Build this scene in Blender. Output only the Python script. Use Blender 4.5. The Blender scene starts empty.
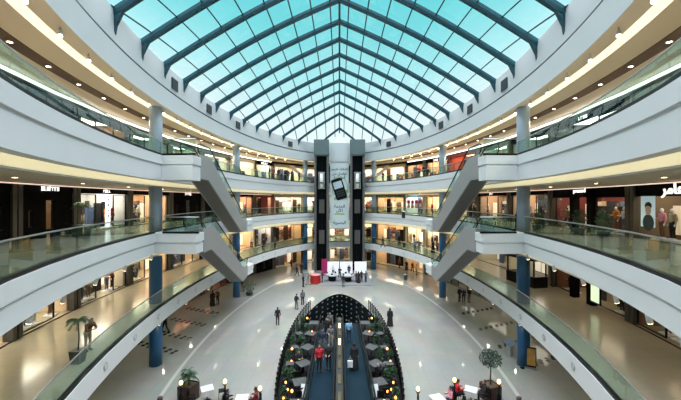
import bpy, bmesh, math, random
from mathutils import Vector, Matrix, Euler
random.seed(7)
C = bpy.context.scene.collection
PI = math.pi
R = math.radians
ORD = ['first','second','third','fourth','fifth','sixth','seventh','eighth','ninth','tenth','eleventh','twelfth','thirteenth','fourteenth','fifteenth','sixteenth','seventeenth','eighteenth','nineteenth','twentieth']
def ordw(i): return ORD[i] if i < 20 else 'twenty-' + ORD[i-20]

# ------------------------------------------------------------------ materials
MATS = {}
def mat(name, col, rough=.5, metal=0.0, noise=0.0, nscale=6.0, emit=None, estr=0.0, spec=.5, bump=0.0):
    if name in MATS: return MATS[name]
    m = bpy.data.materials.new(name); m.use_nodes = True
    nt = m.node_tree; b = nt.nodes['Principled BSDF']
    b.inputs['Base Color'].default_value = (*col, 1); b.inputs['Roughness'].default_value = rough
    b.inputs['Metallic'].default_value = metal; b.inputs['Specular IOR Level'].default_value = spec
    if noise > 0 or bump > 0:
        tc = nt.nodes.new('ShaderNodeTexCoord'); nz = nt.nodes.new('ShaderNodeTexNoise')
        nz.inputs['Scale'].default_value = nscale; nz.inputs['Detail'].default_value = 3
        nt.links.new(tc.outputs['Object'], nz.inputs['Vector'])
        if noise > 0:
            mx = nt.nodes.new('ShaderNodeMix'); mx.data_type = 'RGBA'
            mx.inputs['A'].default_value = (*[c*(1-noise) for c in col], 1)
            mx.inputs['B'].default_value = (*[min(1, c*(1+noise)) for c in col], 1)
            nt.links.new(nz.outputs['Fac'], mx.inputs['Factor']); nt.links.new(mx.outputs['Result'], b.inputs['Base Color'])
        if bump > 0:
            bp = nt.nodes.new('ShaderNodeBump'); bp.inputs['Strength'].default_value = bump; bp.inputs['Distance'].default_value = .02
            nt.links.new(nz.outputs['Fac'], bp.inputs['Height']); nt.links.new(bp.outputs['Normal'], b.inputs['Normal'])
    if emit:
        b.inputs['Emission Color'].default_value = (*emit, 1); b.inputs['Emission Strength'].default_value = estr
    MATS[name] = m; return m
def glass(name, tint, ior=1.45, rough=.01):
    m = bpy.data.materials.new(name); m.use_nodes = True; nt = m.node_tree; nt.nodes.clear()
    o = nt.nodes.new('ShaderNodeOutputMaterial'); mx = nt.nodes.new('ShaderNodeMixShader')
    t = nt.nodes.new('ShaderNodeBsdfTransparent'); g = nt.nodes.new('ShaderNodeBsdfGlossy'); f = nt.nodes.new('ShaderNodeMath'); lw = nt.nodes.new('ShaderNodeLayerWeight'); pw = nt.nodes.new('ShaderNodeMath')
    t.inputs[0].default_value = (*tint, 1); g.inputs['Roughness'].default_value = rough; lw.inputs['Blend'].default_value = .5
    pw.operation = 'POWER'; pw.inputs[1].default_value = 5; nt.links.new(lw.outputs['Facing'], pw.inputs[0]); f.operation = 'MULTIPLY_ADD'; f.inputs[1].default_value = .7; f.inputs[2].default_value = .035; nt.links.new(pw.outputs[0], f.inputs[0])
    nt.links.new(f.outputs[0], mx.inputs[0]); nt.links.new(t.outputs[0], mx.inputs[1]); nt.links.new(g.outputs[0], mx.inputs[2])
    nt.links.new(mx.outputs[0], o.inputs[0]); MATS[name] = m; return m
def tile_mat(name, col, size, grout, rough, dark=None):
    m = bpy.data.materials.new(name); m.use_nodes = True; nt = m.node_tree; b = nt.nodes['Principled BSDF']
    tc = nt.nodes.new('ShaderNodeTexCoord'); br = nt.nodes.new('ShaderNodeTexBrick'); nz = nt.nodes.new('ShaderNodeTexNoise')
    br.offset = 0; br.inputs['Scale'].default_value = 1; br.inputs['Brick Width'].default_value = size; br.inputs['Row Height'].default_value = size
    br.inputs['Mortar Size'].default_value = grout; br.inputs['Color1'].default_value = (*col, 1)
    br.inputs['Color2'].default_value = (*[c*.96 for c in col], 1); br.inputs['Mortar'].default_value = (*[c*.8 for c in col], 1)
    nz.inputs['Scale'].default_value = .35; nz.inputs['Detail'].default_value = 4
    mx = nt.nodes.new('ShaderNodeMix'); mx.data_type = 'RGBA'; mx.blend_type = 'MULTIPLY'; mx.inputs['Factor'].default_value = .25
    nt.links.new(tc.outputs['Object'], br.inputs['Vector']); nt.links.new(tc.outputs['Object'], nz.inputs['Vector'])
    nt.links.new(br.outputs['Color'], mx.inputs['A']); nt.links.new(nz.outputs['Color'], mx.inputs['B'])
    nt.links.new(mx.outputs['Result'], b.inputs['Base Color']); b.inputs['Roughness'].default_value = rough
    MATS[name] = m; return m
def dot_mat(name):
    m = bpy.data.materials.new(name); m.use_nodes = True; nt = m.node_tree; b = nt.nodes['Principled BSDF']
    tc = nt.nodes.new('ShaderNodeTexCoord'); v = nt.nodes.new('ShaderNodeVectorMath'); v.operation = 'FRACTION'
    s = nt.nodes.new('ShaderNodeVectorMath'); s.operation = 'MULTIPLY'; s.inputs[1].default_value = (1.7, 0, 1.75)
    d = nt.nodes.new('ShaderNodeVectorMath'); d.operation = 'DISTANCE'; d.inputs[1].default_value = (.5, 0, .5)
    lt = nt.nodes.new('ShaderNodeMath'); lt.operation = 'LESS_THAN'; lt.inputs[1].default_value = .14
    mx = nt.nodes.new('ShaderNodeMix'); mx.data_type = 'RGBA'; mx.inputs['A'].default_value = (.004,.006,.007,1); mx.inputs['B'].default_value = (.34,.44,.46,1)
    nt.links.new(tc.outputs['Object'], s.inputs[0]); nt.links.new(s.outputs[0], v.inputs[0]); nt.links.new(v.outputs[0], d.inputs[0])
    nt.links.new(d.outputs['Value'], lt.inputs[0]); nt.links.new(lt.outputs[0], mx.inputs['Factor']); nt.links.new(mx.outputs['Result'], b.inputs['Base Color'])
    b.inputs['Roughness'].default_value = .5; b.inputs['Specular IOR Level'].default_value = .1; MATS[name] = m; return m

M_white = mat('white_plaster', (.74,.765,.78), .55, noise=.03, nscale=.8)
M_drum = mat('drum_plaster', (.66,.72,.735), .6, noise=.03, nscale=.6)
M_groove = mat('groove_shadow_gap', (.68,.70,.71), .6)
M_ceil = mat('ceiling_cream', (.74,.67,.55), .7, noise=.03, nscale=1)
M_ceil2 = mat('ceiling_grey_cream', (.66,.63,.54), .7, noise=.03, nscale=1)
M_brown = mat('brown_ceiling_strip', (.085,.045,.025), .5, noise=.15, nscale=2)
M_cove = mat('cove_light_diffuser', (.9,.85,.7), .5, emit=(1,.88,.50), estr=.56)
M_cove3 = mat('upper_cove_diffuser', (.9,.9,.8), .5, emit=(1,.90,.62), estr=.95)
M_line = mat('linear_lamp', (.9,.9,.9), .5, emit=(1,.97,.9), estr=2.2)
M_thin = mat('thin_lamp', (.9,.8,.7), .5, emit=(1,.75,.6), estr=.9)
M_bulb = mat('lamp_glow_warm', (1,.9,.7), .4, emit=(1,.80,.45), estr=16)
M_disc = mat('downlight_glow', (1,.9,.7), .4, emit=(1,.80,.48), estr=14)
M_globe = mat('globe_glow', (1,.8,.5), .4, emit=(1,.62,.22), estr=3.2)
M_candle = mat('candle_glow', (1,.5,.2), .4, emit=(1,.34,.07), estr=5)
M_steel = mat('brushed_steel', (.55,.57,.58), .3, metal=.9)
M_black = mat('black_enamel', (.005,.0055,.006), .4, spec=.2)
M_rubber = mat('black_rubber', (.006,.006,.007), .5, spec=.2)
M_beam = mat('teal_painted_steel', (.008,.072,.10), .4, noise=.08, nscale=2)
M_bar = mat('teal_glazing_bar', (.008,.07,.09), .45)
M_blue = mat('deep_blue_column_paint', (.02,.11,.255), .33, noise=.05, nscale=1)
M_pale = mat('pale_blue_column_paint', (.36,.46,.58), .4, noise=.04, nscale=1)
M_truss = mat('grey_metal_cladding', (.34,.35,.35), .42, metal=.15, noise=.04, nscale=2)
M_soffit = mat('shade_grey_cladding', (.16,.16,.16), .5, noise=.04, nscale=2)  # escalator underside: shade put into a darker grey of the cladding
M_step = mat('escalator_step_metal', (.10,.11,.12), .4, metal=.5)
M_tower = mat('lift_tower_cladding', (.125,.18,.19), .45, noise=.05, nscale=1.5)
M_pil = mat('lift_tower_pilaster', (.115,.125,.125), .5, metal=.1, noise=.05, nscale=1.5)
M_core = mat('dark_shaft_glass', (.004,.005,.006), .3, spec=.1)
M_cab = mat('lit_lift_car', (.7,.75,.72), .4, emit=(.9,1,.92), estr=.12); M_lift = mat('lift_door_steel', (.16,.15,.13), .35, metal=.5)
M_floor = tile_mat('pale_polished_tile', (.285,.292,.27), 1.2, .012, .075)
M_gfloor = tile_mat('cream_polished_tile', (.41,.365,.275), .9, .01, .17)
M_inlay = mat('black_inlay_tile', (.012,.012,.012), .25)
M_band = mat('pale_inlay_band', (.41,.41,.375), .14)
M_dots = dot_mat('black_dotted_floor')
M_belt = mat('blue_belt', (.002,.014,.024), .6, noise=.1, nscale=8, spec=.1)
M_wood = mat('reddish_wood', (.19,.07,.03), .5, noise=.3, nscale=9)
M_darkwood = mat('dark_wood', (.045,.02,.014), .5, noise=.3, nscale=9)
M_leaf = mat('leaf_green', (.035,.085,.04), .5, noise=.35, nscale=5)
M_leaf2 = mat('dusty_leaf_green', (.06,.10,.075), .55, noise=.3, nscale=5)
M_stem = mat('brown_bark', (.11,.075,.045), .7, noise=.3, nscale=12)
M_pot = mat('dark_green_pot', (.035,.055,.05), .35, noise=.2, nscale=5)
M_red = mat('red_lacquer', (.55,.012,.012), .3)
M_magenta = mat('magenta_panel', (.42,.02,.13), .45)
M_paper = mat('white_panel', (.72,.73,.76), .5)
M_cloth = mat('white_tablecloth', (.52,.54,.55), .8, bump=.1, nscale=20)
M_greycloth = mat('grey_tabletop', (.06,.065,.065), .7, noise=.6, nscale=5, spec=.15)
M_chair = mat('dark_chair', (.008,.007,.007), .5, spec=.15)
M_skin = mat('skin', (.42,.26,.18), .55)
M_hair = mat('black_hair', (.012,.01,.009), .5)
M_vent = mat('dark_grille', (.03,.045,.055), .5)
M_redspot = mat('red_sprinkler', (.4,.02,.02), .4)
M_glass = glass('balustrade_glass', (.80,.915,.885))
M_shopglass = glass('shop_window_glass', (.93,.95,.94))
M_sky = glass('skylight_glass', (.93,.985,.99))
M_dark = mat('gallery_dark', (.03,.03,.03), .5)

# ------------------------------------------------------------------ mesh builder
class MB:
    def __init__(s): s.v = []; s.f = []; s.m = []; s.sm = []
    def add(s, vs, fs, mi=0, smooth=False):
        o = len(s.v); s.v += [tuple(v) for v in vs]
        for f in fs: s.f.append([i+o for i in f]); s.m.append(mi); s.sm.append(smooth)
        return s
    def box(s, x0, x1, y0, y1, z0, z1, mi=0, mtx=None):
        vs = [Vector(p) for p in ((x0,y0,z0),(x1,y0,z0),(x1,y1,z0),(x0,y1,z0),(x0,y0,z1),(x1,y0,z1),(x1,y1,z1),(x0,y1,z1))]
        if mtx: vs = [mtx @ v for v in vs]
        return s.add(vs, [(0,3,2,1),(4,5,6,7),(0,1,5,4),(1,2,6,5),(2,3,7,6),(3,0,4,7)], mi)
    def prism(s, poly, z0, z1, mi=0):           # polygon in xy extruded along z
        n = len(poly); vs = [(x,y,z0) for x,y in poly] + [(x,y,z1) for x,y in poly]
        fs = [tuple(range(n-1,-1,-1)), tuple(range(n,2*n))] + [(i,(i+1)%n,(i+1)%n+n,i+n) for i in range(n)]
        return s.add(vs, fs, mi)
    def tube(s, pts, r, n=8, mi=0, caps=True):
        pts = [Vector(p) for p in pts]; N = len(pts); vs = []; fs = []
        rr = r if isinstance(r, (list, tuple)) else [r]*N
        up = Vector((0,0,1))
        for i, p in enumerate(pts):
            d = (pts[min(i+1,N-1)] - pts[max(i-1,0)]).normalized()
            a = d.cross(up if abs(d.z) < .95 else Vector((1,0,0))).normalized(); b = a.cross(d).normalized()
            for k in range(n):
                t = 2*PI*k/n; vs.append(p + (a*math.cos(t) + b*math.sin(t))*rr[i])
        for i in range(N-1):
            for k in range(n): fs.append((i*n+k, i*n+(k+1)%n, (i+1)*n+(k+1)%n, (i+1)*n+k))
        if caps: fs += [tuple(range(n-1,-1,-1)), tuple((N-1)*n+k for k in range(n))]
        return s.add(vs, fs, mi, True)
    def lathe(s, prof, n=16, mi=0, c=(0,0,0), caps=True):
        vs = []; fs = []
        for r, z in prof:
            for k in range(n): t = 2*PI*k/n; vs.append((c[0]+r*math.cos(t), c[1]+r*math.sin(t), c[2]+z))
        for i in range(len(prof)-1):
            for k in range(n): fs.append((i*n+k, i*n+(k+1)%n, (i+1)*n+(k+1)%n, (i+1)*n+k))
        if caps: fs += [tuple(range(n-1,-1,-1)), tuple((len(prof)-1)*n+k for k in range(n))]
        return s.add(vs, fs, mi, True)
    def ball(s, c, r, n=10, mi=0, sc=(1,1,1)):
        vs = []; fs = []; m = n//2+1
        for i in range(m+1):
            a = PI*i/m
            for k in range(n): t = 2*PI*k/n; vs.append((c[0]+r*sc[0]*math.sin(a)*math.cos(t), c[1]+r*sc[1]*math.sin(a)*math.sin(t), c[2]+r*sc[2]*math.cos(a)))
        for i in range(m):
            for k in range(n): fs.append((i*n+k, (i+1)*n+k, (i+1)*n+(k+1)%n, i*n+(k+1)%n))
        return s.add(vs, fs, mi, True)
    def mesh(s, name, mats):
        me = bpy.data.meshes.new(name); me.from_pydata(s.v, [], s.f)
        for m in (mats if isinstance(mats, (list, tuple)) else [mats]): me.materials.append(m)
        me.polygons.foreach_set('material_index', s.m); me.polygons.foreach_set('use_smooth', s.sm); me.update()
        return me
    def build(s, name, mats, parent=None, loc=None, rz=0):
        return link(name, s.mesh(name, mats), parent, loc, rz)
def link(name, data, parent=None, loc=None, rz=0):
    o = bpy.data.objects.new(name, data); C.objects.link(o)
    if parent: o.parent = parent
    if loc is not None: o.location = loc
    if rz: o.rotation_euler = (0,0,rz)
    return o
def tag(o, label=None, cat=None, group=None, kind=None):
    if label: o['label'] = label
    if cat: o['category'] = cat
    if group: o['group'] = group
    if kind: o['kind'] = kind
    return o
def thing(name, label, cat, loc=(0,0,0), rz=0, group=None):
    o = link(name, None, None, loc, rz); o.empty_display_size = .2
    return tag(o, label, cat, group)
def struct(o): o['kind'] = 'structure'; return o
def copy_tree(o, parent=None):
    c = o.copy(); C.objects.link(c)
    if parent: c.parent = parent
    for ch in list(o.children): copy_tree(ch, c)
    return c
def kill_tree(o):
    for ch in list(o.children): kill_tree(ch)
    bpy.data.objects.remove(o)
def text_mesh(s, size, depth=.02, align='CENTER', bold=0.0):
    cu = bpy.data.curves.new('lettering', 'FONT'); cu.body = s; cu.size = size; cu.extrude = depth
    cu.align_x = align; cu.align_y = 'CENTER'; cu.resolution_u = 2; cu.offset = bold*size
    o = bpy.data.objects.new('lettering', cu); C.objects.link(o)
    dg = bpy.context.evaluated_depsgraph_get(); me = bpy.data.meshes.new_from_object(o.evaluated_get(dg))
    bpy.data.objects.remove(o); bpy.data.curves.remove(cu); me.name = 'lettering'; me.materials.clear()
    return me

# ------------------------------------------------------------------ plan of the atrium (metres; camera at the origin of the plan, z = 12.1)
F = 339.0; CZ = 12.1; CX = 339.5
YC, BB = 30.8, 30.4
Z1, Z2, Z3, ZC = 4.6, 9.85, 15.1, 18.9
RA = {1: 12.8, 2: 12.85, 3: 12.35, 4: 13.1}
ZF = {0: 0.0, 1: Z1, 2: Z2, 3: Z3}
WO_A, WO_B = 18.6, 36.9            # shop wall ellipse
def P(px, py, z):                   # photograph pixel at height z -> plan point
    Y = F*(CZ-z)/(py-200.0); return Vector(((px-CX)*Y/F, Y, z))
def Q(px, Y, z): return Vector(((px-CX)*Y/F, Y, z))
def ell(t, a, b, o=0.0): return Vector(((a+o)*math.sin(t), YC + (b+o)*math.cos(t), 0))    # t = 0 at the lifts, +t right, -t left
def t_of_y(y, a, b): return math.acos(max(-1, min(1, (y-YC)/b)))
def arc(a, b, o, t0, t1, step):     # points every STEP metres of arc
    N = 1500; pts = []; acc = 0; last = None; nxt = 0
    for i in range(N+1):
        t = t0 + (t1-t0)*i/N; p = ell(t, a, b, o)
        if last is not None: acc += (p-last).length
        if acc >= nxt: pts.append((t, p)); nxt += step
        last = p
    return pts
def sweep(mb, a, b, prof, mis, N=220, t0=-PI, t1=PI, smooth=True):
    vs = []; n = len(prof)
    for i in range(N+1):
        t = t0 + (t1-t0)*i/N
        for o, z in prof: p = ell(t, a, b, o); vs.append((p.x, p.y, z))
    for j in range(n-1):
        fs = [(i*n+j, (i+1)*n+j, (i+1)*n+j+1, i*n+j+1) for i in range(N)]
        # each strip has its own vertices so that profile edges stay crisp
        sub = []; 
        for i in range(N+1): sub += [vs[i*n+j], vs[i*n+j+1]]
        mb.add(sub, [(2*i, 2*i+2, 2*i+3, 2*i+1) for i in range(N)], mis[j], smooth)

# ------------------------------------------------------------------ structure
# ground floor
OY, OB, OA = 27.0, 16.7, 4.22
def ov(v): return OA*max(0,1-v*v)**.6
def oval(n): return [Vector((sd*ov(math.cos(PI*k/n)), OY+OB*math.cos(PI*k/n), 0)) for sd, ks in ((1, range(0,n)), (-1, range(n,0,-1))) for k in ks]
inn = oval(48); outp = []
for p in inn:
    d = (p-Vector((0,OY,0))); t = math.atan2(d.x/4.4, d.y/16.7); q = ell(t, 12.8, BB, 12); outp.append(Vector((q.x,q.y,0)))
mb = MB(); n = len(inn); mb.add(inn+outp, [(i, n+i, n+(i+1)%n, (i+1)%n) for i in range(n)]); struct(mb.build('floor', M_floor))
mb = MB(); far = [p for p in inn if p.y > 27]; far = sorted([p for p in far if p.x < 0], key=lambda p: p.y) + sorted([p for p in far if p.x >= 0], key=lambda p: -p.y); n = len(far)
mb.add(far + [p+Vector((0,0,-4.6)) for p in far], [(i, i+1, n+i+1, n+i) for i in range(n-1)], 0, True); struct(mb.build('wall_pit', M_dots))
mb = MB(); mb.add([p+Vector((0,0,-4.6)) for p in far], [tuple(range(n))]); struct(mb.build('floor_pit', M_black))
# flush inlays in the floor: pale curved bands and black dashes under the galleries
mb = MB(); sweep(mb, 12.8, BB, [(-1.2,.004),(-.95,.004)], [0])
struct(mb.build('trim_1', M_band))
mb = MB()
for side, ys in ((-1,(26.8,29.4,32.6,36.0)), (1,(24.4,27.8,31.6,36.0))):
    for y in ys:
        for k in range(7):
            x = side*(13.2+k*.62); yy = y + (k*.28); s_ = .17
            for d in (0, .36): mb.box(x-s_+d*.4, x+s_*.6+d*.4, yy-.16+d, yy+.16+d, .001, .006)
o = struct(mb.build('trim_2', M_inlay))

def gallery(level, F_, thick, zceil, cove, covemat, ceilmat, two_band=True):
    a = RA[level]
    mb = MB()      # slab: floor + fascia + soffit
    z = F_
    if two_band:
        prof = [(6.2,z-.03),(.30,z-.03),(.30,z),(0,z),(0,z-.60),(.09,z-.63),(.09,z-.70),(.05,z-.72),(.05,z-thick),(.60,z-thick)]
        mis  = [1,0,0,0,2,2,2,0,0]
    else:
        prof = [(6.2,z-.03),(.30,z-.03),(.30,z),(0,z),(0,z-thick),(.60,z-thick)]
        mis  = [1,0,0,0,0]
    sweep(mb, a, BB, prof, mis)
    struct(mb.build('floor_gallery', [M_white, M_gfloor, M_groove]))
    mb = MB()
    sweep(mb, a, BB, [(.60,z-thick),(.60,z-thick+.10),(1.0,z-thick+.10)], [0,0])
    sweep(mb, a, BB, [(1.12,zceil),(6.4,zceil)], [1])
    sweep(mb, a, BB, [(1.0,z-thick+.14),(1.0,zceil-.02),(1.12,zceil)],[0,0]); sweep(mb, a, BB, [(.985,zceil+.06),(.95,zceil-.02),(1.0,zceil-.02)],[0,0])
    struct(mb.build('ceiling_gallery', [M_white, ceilmat]))
    mb = MB(); sweep(mb, a, BB, [(.985,z-thick+.10),(.985,zceil+.06)], [0])
    tag(struct(mb.build('trim_3', covemat)))
gallery(1, Z1, 1.05, 3.42, True, M_cove, M_ceil2, False)
gallery(2, Z2, 1.38, 8.0, True, M_cove, M_ceil2)
gallery(3, Z3, 1.68, 13.08, True, M_cove, M_ceil2)
# upper drum wall under the skylight and the top ceiling
mb = MB()
sweep(mb, RA[4], BB, [(.55,22.0),(.0,22.0),(.0,20.45),(.14,20.42),(.14,20.26),(-.10,20.24),(-.10,ZC),(.72,ZC)], [0,0,2,2,2,0,1], N=240)
struct(mb.build('wall_drum', [M_drum, M_ceil, mat('drum_groove', (.30,.34,.36), .7)]))
mb = MB()
sweep(mb, RA[4], BB, [(1.22,ZC-.02),(1.22,ZC+.03),(6.5,ZC+.03)], [0,0])
struct(mb.build('ceiling_gallery', [M_ceil]))
mb = MB(); sweep(mb, RA[4], BB, [(.72,ZC),(.76,ZC+.05),(1.18,ZC+.02),(1.22,ZC-.02)], [0,0,0]); struct(mb.build('trim_4', M_cove3))
mb = MB(); sweep(mb, RA[4], BB, [(2.67,ZC+.03),(2.7,ZC-.02),(3.4,ZC-.02),(3.43,ZC+.03)], [0,0,0]); struct(mb.build('trim_5', M_brown))
# light-tight roof over the galleries and outer wall behind the shops
mb = MB(); sweep(mb, RA[4], BB, [(.55,22.0),(.55,19.6),(12,19.6)], [0,0], N=96); struct(mb.build('ceiling_outer', M_dark))
mb = MB(); sweep(mb, 12.8, BB, [(11.5,-.1),(11.5,19.8)], [0], N=96); struct(mb.build('wall_outer', M_dark))

# linear lamps along the tops of the shopfronts
for lv, z, mm, r_ in ((3, ZC-.22, M_line, .09), (2, 12.98, M_thin, .035), (1, 7.9, M_thin, .035)):
    for sd, nm in ((-1,'left'),(1,'right')):
        pts = []
        for y_ in (10.5,15.5,20.8,26.0,31.0,36.7,43.2,49.5,55.3,58.7): q = ell(sd*t_of_y(y_, WO_A, WO_B), WO_A, WO_B); c_ = (Vector((0,YC,0))-q); c_.y *= .25; q += c_.normalized()*.46; pts.append(q+Vector((0,0,z)))
        mb = MB(); mb.tube(pts, r_, 6)
        tag(mb.build('linear_lamp', mm), 'thin linear lamp along the %s shopfront tops, %s side' % ({3:'top gallery',2:'middle gallery',1:'lowest gallery'}[lv], nm), 'light')

# ------------------------------------------------------------------ columns
COLS = [(13.5,24.9,.44),(12.9,42.4,.44),(6.0,59.2,.42)]
cname = ['nearest the viewer','in the middle behind the escalators','beside the lift towers']
for sd, sn in ((-1,'left'),(1,'right')):
    for i, (x, y, r) in enumerate(COLS):
        t = thing('support_column', 'round column %s, %s side, blue below and pale above' % (cname[i], sn), 'column', (sd*x, y, 0))
        t['kind'] = 'thing'
        for lv, (z0, z1, m) in enumerate(((0.01,3.40,M_blue),(Z1-.02,7.98,M_blue),(Z2-.02,13.06,M_pale),(Z3-.02,ZC+.0,M_pale))):
            mb = MB(); mb.lathe([(r,z0),(r,z1)], 28); c = mb.build('shaft', m, t)
            c['label'] = ('deep blue shaft' if lv < 2 else 'pale grey blue shaft') + ' on the %s' % ('ground floor','lowest gallery','middle gallery','top gallery')[lv]

# ------------------------------------------------------------------ skylight
root = thing('skylight', 'arched glass skylight with dark teal ribs meeting at a central ridge', 'skylight', (0,0,0))
AS, BS, YS = 13.3, 30.4, 31.0
def xw(y): return AS*math.sqrt(max(0, 1-((y-YS)/BS)**2))
def rz_(x, y):
    X = max(xw(y), .01); H = 10.0 + 7.05*(min(1, X/13.1))**.68
    s = max(0, 1-abs(x)/X); return CZ + 10.0 + (H-10.0)*s + .42*math.sin(PI*s)*(X/13.1)
BY = [17.9+3.53*k for k in range(-4, 13)]
for y in BY:
    X = xw(y)
    if X < 1.5: continue
    w, d = .19, .42
    vs = []; n = 29
    for i in range(n):
        x = -X + 2*X*i/(n-1); z = rz_(x, y)
        for (yy, zz) in ((y-w,z),(y+w,z),(y+w,z-d*.55),(y+w*.7,z-d),(y-w*.7,z-d),(y-w,z-d*.55)): vs.append((x,yy,zz))
    fs = [(i*6+k, (i+1)*6+k, (i+1)*6+(k+1)%6, i*6+(k+1)%6) for i in range(n-1) for k in range(6)]
    mb = MB(); mb.add(vs, fs); bo = mb.build('beam', M_beam, root)
    for sd in (() if y > 60 else (-1, 1)):
        mb = MB(); xx = sd*X; poly = [(xx,CZ+10.05),(xx,CZ+8.75),(xx-sd*.14,CZ+8.75),(xx-sd*.22,CZ+9.2),(xx-sd*.62,CZ+9.75+.25),(xx-sd*.62,CZ+10.25)]
        v1 = [(px_, y-.11, pz) for px_, pz in poly] + [(px_, y+.11, pz) for px_, pz in poly]; m_ = len(poly)
        mb.add(v1, [tuple(range(m_)), tuple(range(2*m_-1, m_-1, -1))] + [(i, i+m_, (i+1)%m_+m_, (i+1)%m_) for i in range(m_)])
        mb.build('bracket', M_beam, bo)
y0s, y1s = 3.4, 61.0
mb = MB(); mb.tube([(0, y, rz_(0,y)+.02) for y in [y0s + (y1s-y0s)*i/40 for i in range(41)]], .11, 6); mb.build('ridge_beam', M_beam, root)
for k in range(8):
    for sd in (-1, 1):
        xb = sd*(.8+1.57*k)
        ys = [y for y in [y0s + (y1s-y0s)*i/90 for i in range(91)] if xw(y) > abs(xb)+.05]
        mb = MB(); mb.tube([(xb, y, rz_(xb,y)-.03) for y in ys], .06, 4); mb.build('glazing_bar', M_bar, root)
mb = MB(); NY, NX = 60, 28; vs = []
for j in range(NY+1):
    y = .8 + (61.2-.8)*j/NY
    for i in range(NX+1):
        x = -xw(y) + 2*xw(y)*i/NX; vs.append((x, y, rz_(x,y)+.05))
mb.add(vs, [(j*(NX+1)+i, j*(NX+1)+i+1, (j+1)*(NX+1)+i+1, (j+1)*(NX+1)+i) for j in range(NY) for i in range(NX)], 0, True)
mb.build('glazing', M_sky, root)
# curb between the drum wall and the glass
mb = MB(); sweep(mb, RA[4], BB, [(.0,21.95),(.0,22.12),(.55,22.12),(.55,21.9)], [0,0,0]); struct(mb.build('trim_6', M_drum))

# ventilation grilles in the drum wall
mb = MB(); mb.box(-.55,.55,-.03,.03,-.42,.42,0)
for k in range(6): mb.box(-.5,.5,-.06,-.02,-.38+k*.135,-.32+k*.135,1)
VM = mb.mesh('vent_grille', [M_vent, M_beam])
for sd, sn in ((-1,'left'),(1,'right')):
    for i, y in enumerate((26.6, 33.8, 41.1, 54.9)):
        t = t_of_y(y, RA[4], BB); p = ell(sd*t, RA[4], BB, -.06); q = ell(sd*(t+.01), RA[4], BB, -.06)
        d = (q-p); o = link('vent_grille', VM, None, (p.x,p.y,CZ+9.05), math.atan2(d.y,d.x) + (PI if sd < 0 else 0) + PI)
        tag(o, 'square dark vent grille under the skylight, %s side, %s from the lift towers' % (sn, ORD[3-i]), 'vent')
mb = MB(); mb.box(-.9,.9,-.03,.03,-.34,.34,0)
for k in range(5): mb.box(-.85,.85,-.06,-.02,-.30+k*.13,-.24+k*.13,1)
tag(mb.build('vent_grille', [M_vent, M_beam], None, (0,YC+BB-.14,21.0)), 'wide vent grille on the wall between the lift towers', 'vent')

# ------------------------------------------------------------------ downlights and spots
mb = MB(); mb.lathe([(.14,0),(.14,-.02),(.10,-.02)], 14, 0); DL_ring = mb.mesh('trim_ring', M_steel)
mb = MB(); mb.lathe([(.095,-.012),(.095,-.022),(.02,-.028)], 14, 0); DL_lens = mb.mesh('lens', M_disc)
def downlight(p, label, group=None):
    t = thing('ceiling_downlight', label, 'light', p, 0, group); link('trim_ring', DL_ring, t); link('lens', DL_lens, t)
mb = MB(); mb.tube([(0,0,0),(0,0,-.14)], .03, 6); SP_arm = mb.mesh('arm', M_steel)
mb = MB(); mb.lathe([(.05,-.12),(.085,-.15),(.09,-.29),(.08,-.29)], 12); SP_can = mb.mesh('can', M_steel)
mb = MB(); mb.ball((0,0,-.335), .08, 12, 0, (1,1,.9)); SP_lens = mb.mesh('lens', M_bulb)
for sd, sn in ((-1,'left'),(1,'right')):
    ys = [14.5+2.67*k for k in range(16)]
    for i, y in enumerate(ys):
        a, b = RA[4]+3.05, BB+3.05; t = t_of_y(y, a, b); p = ell(sd*t, a, b)
        downlight((p.x, p.y, ZC-.03), 'round downlight in the brown top ceiling strip, %s side, %s from the near end' % (sn, ORD[i]))
    pts = arc(RA[4], BB, .28, sd*2.60, sd*.3, 2.45)
    for i, (t, p) in enumerate(pts[:22]):
        s = thing('ceiling_spotlight', 'bright spotlight under the drum wall edge, %s side, %s from the near end' % (sn, ordw(i)), 'light', (p.x,p.y,ZC))
        link('arm', SP_arm, s); link('can', SP_can, s); link('lens', SP_lens, s)

# spotlights slung under the middle gallery edge
mb = MB(); mb.tube([(0,0,0),(0,0,-.25)], .025, 6); SL_arm = mb.mesh('arm', M_steel)
mb = MB(); mb.tube([(0,0,-.22),(0.12,0,-.62)], [.12,.14], 10); SL_can = mb.mesh('can', M_paper)
mb = MB(); mb.tube([(.118,0,-.615),(.124,0,-.635)], .125, 10); SL_lens = mb.mesh('lens', M_disc)
def hang(lv, sd, y, label):
    t = t_of_y(y, RA[lv], BB); p = ell(sd*t, RA[lv], BB, .35)
    s = thing('hanging_spotlight', label, 'light', (p.x,p.y,{1:Z1-1.05,2:Z2-1.38}[lv]), 0 if sd > 0 else PI); s.scale = (.68,.68,.68)
    link('arm', SL_arm, s); link('can', SL_can, s); link('lens', SL_lens, s)
for sd, sn in ((-1,'left'),(1,'right')):
    for i, y in enumerate((9.6,11.4,13.6,16.4,19.6,23.2)): hang(2, sd, y, 'white cylinder spotlight under the middle gallery edge, %s side, %s from the near end' % (sn, ORD[i]))
    for i, y in enumerate((24.4,29.2,34.0)): hang(1, sd, y, 'white cylinder spotlight under the lowest gallery edge, %s side, %s from the near end' % (sn, ORD[i]))
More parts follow.
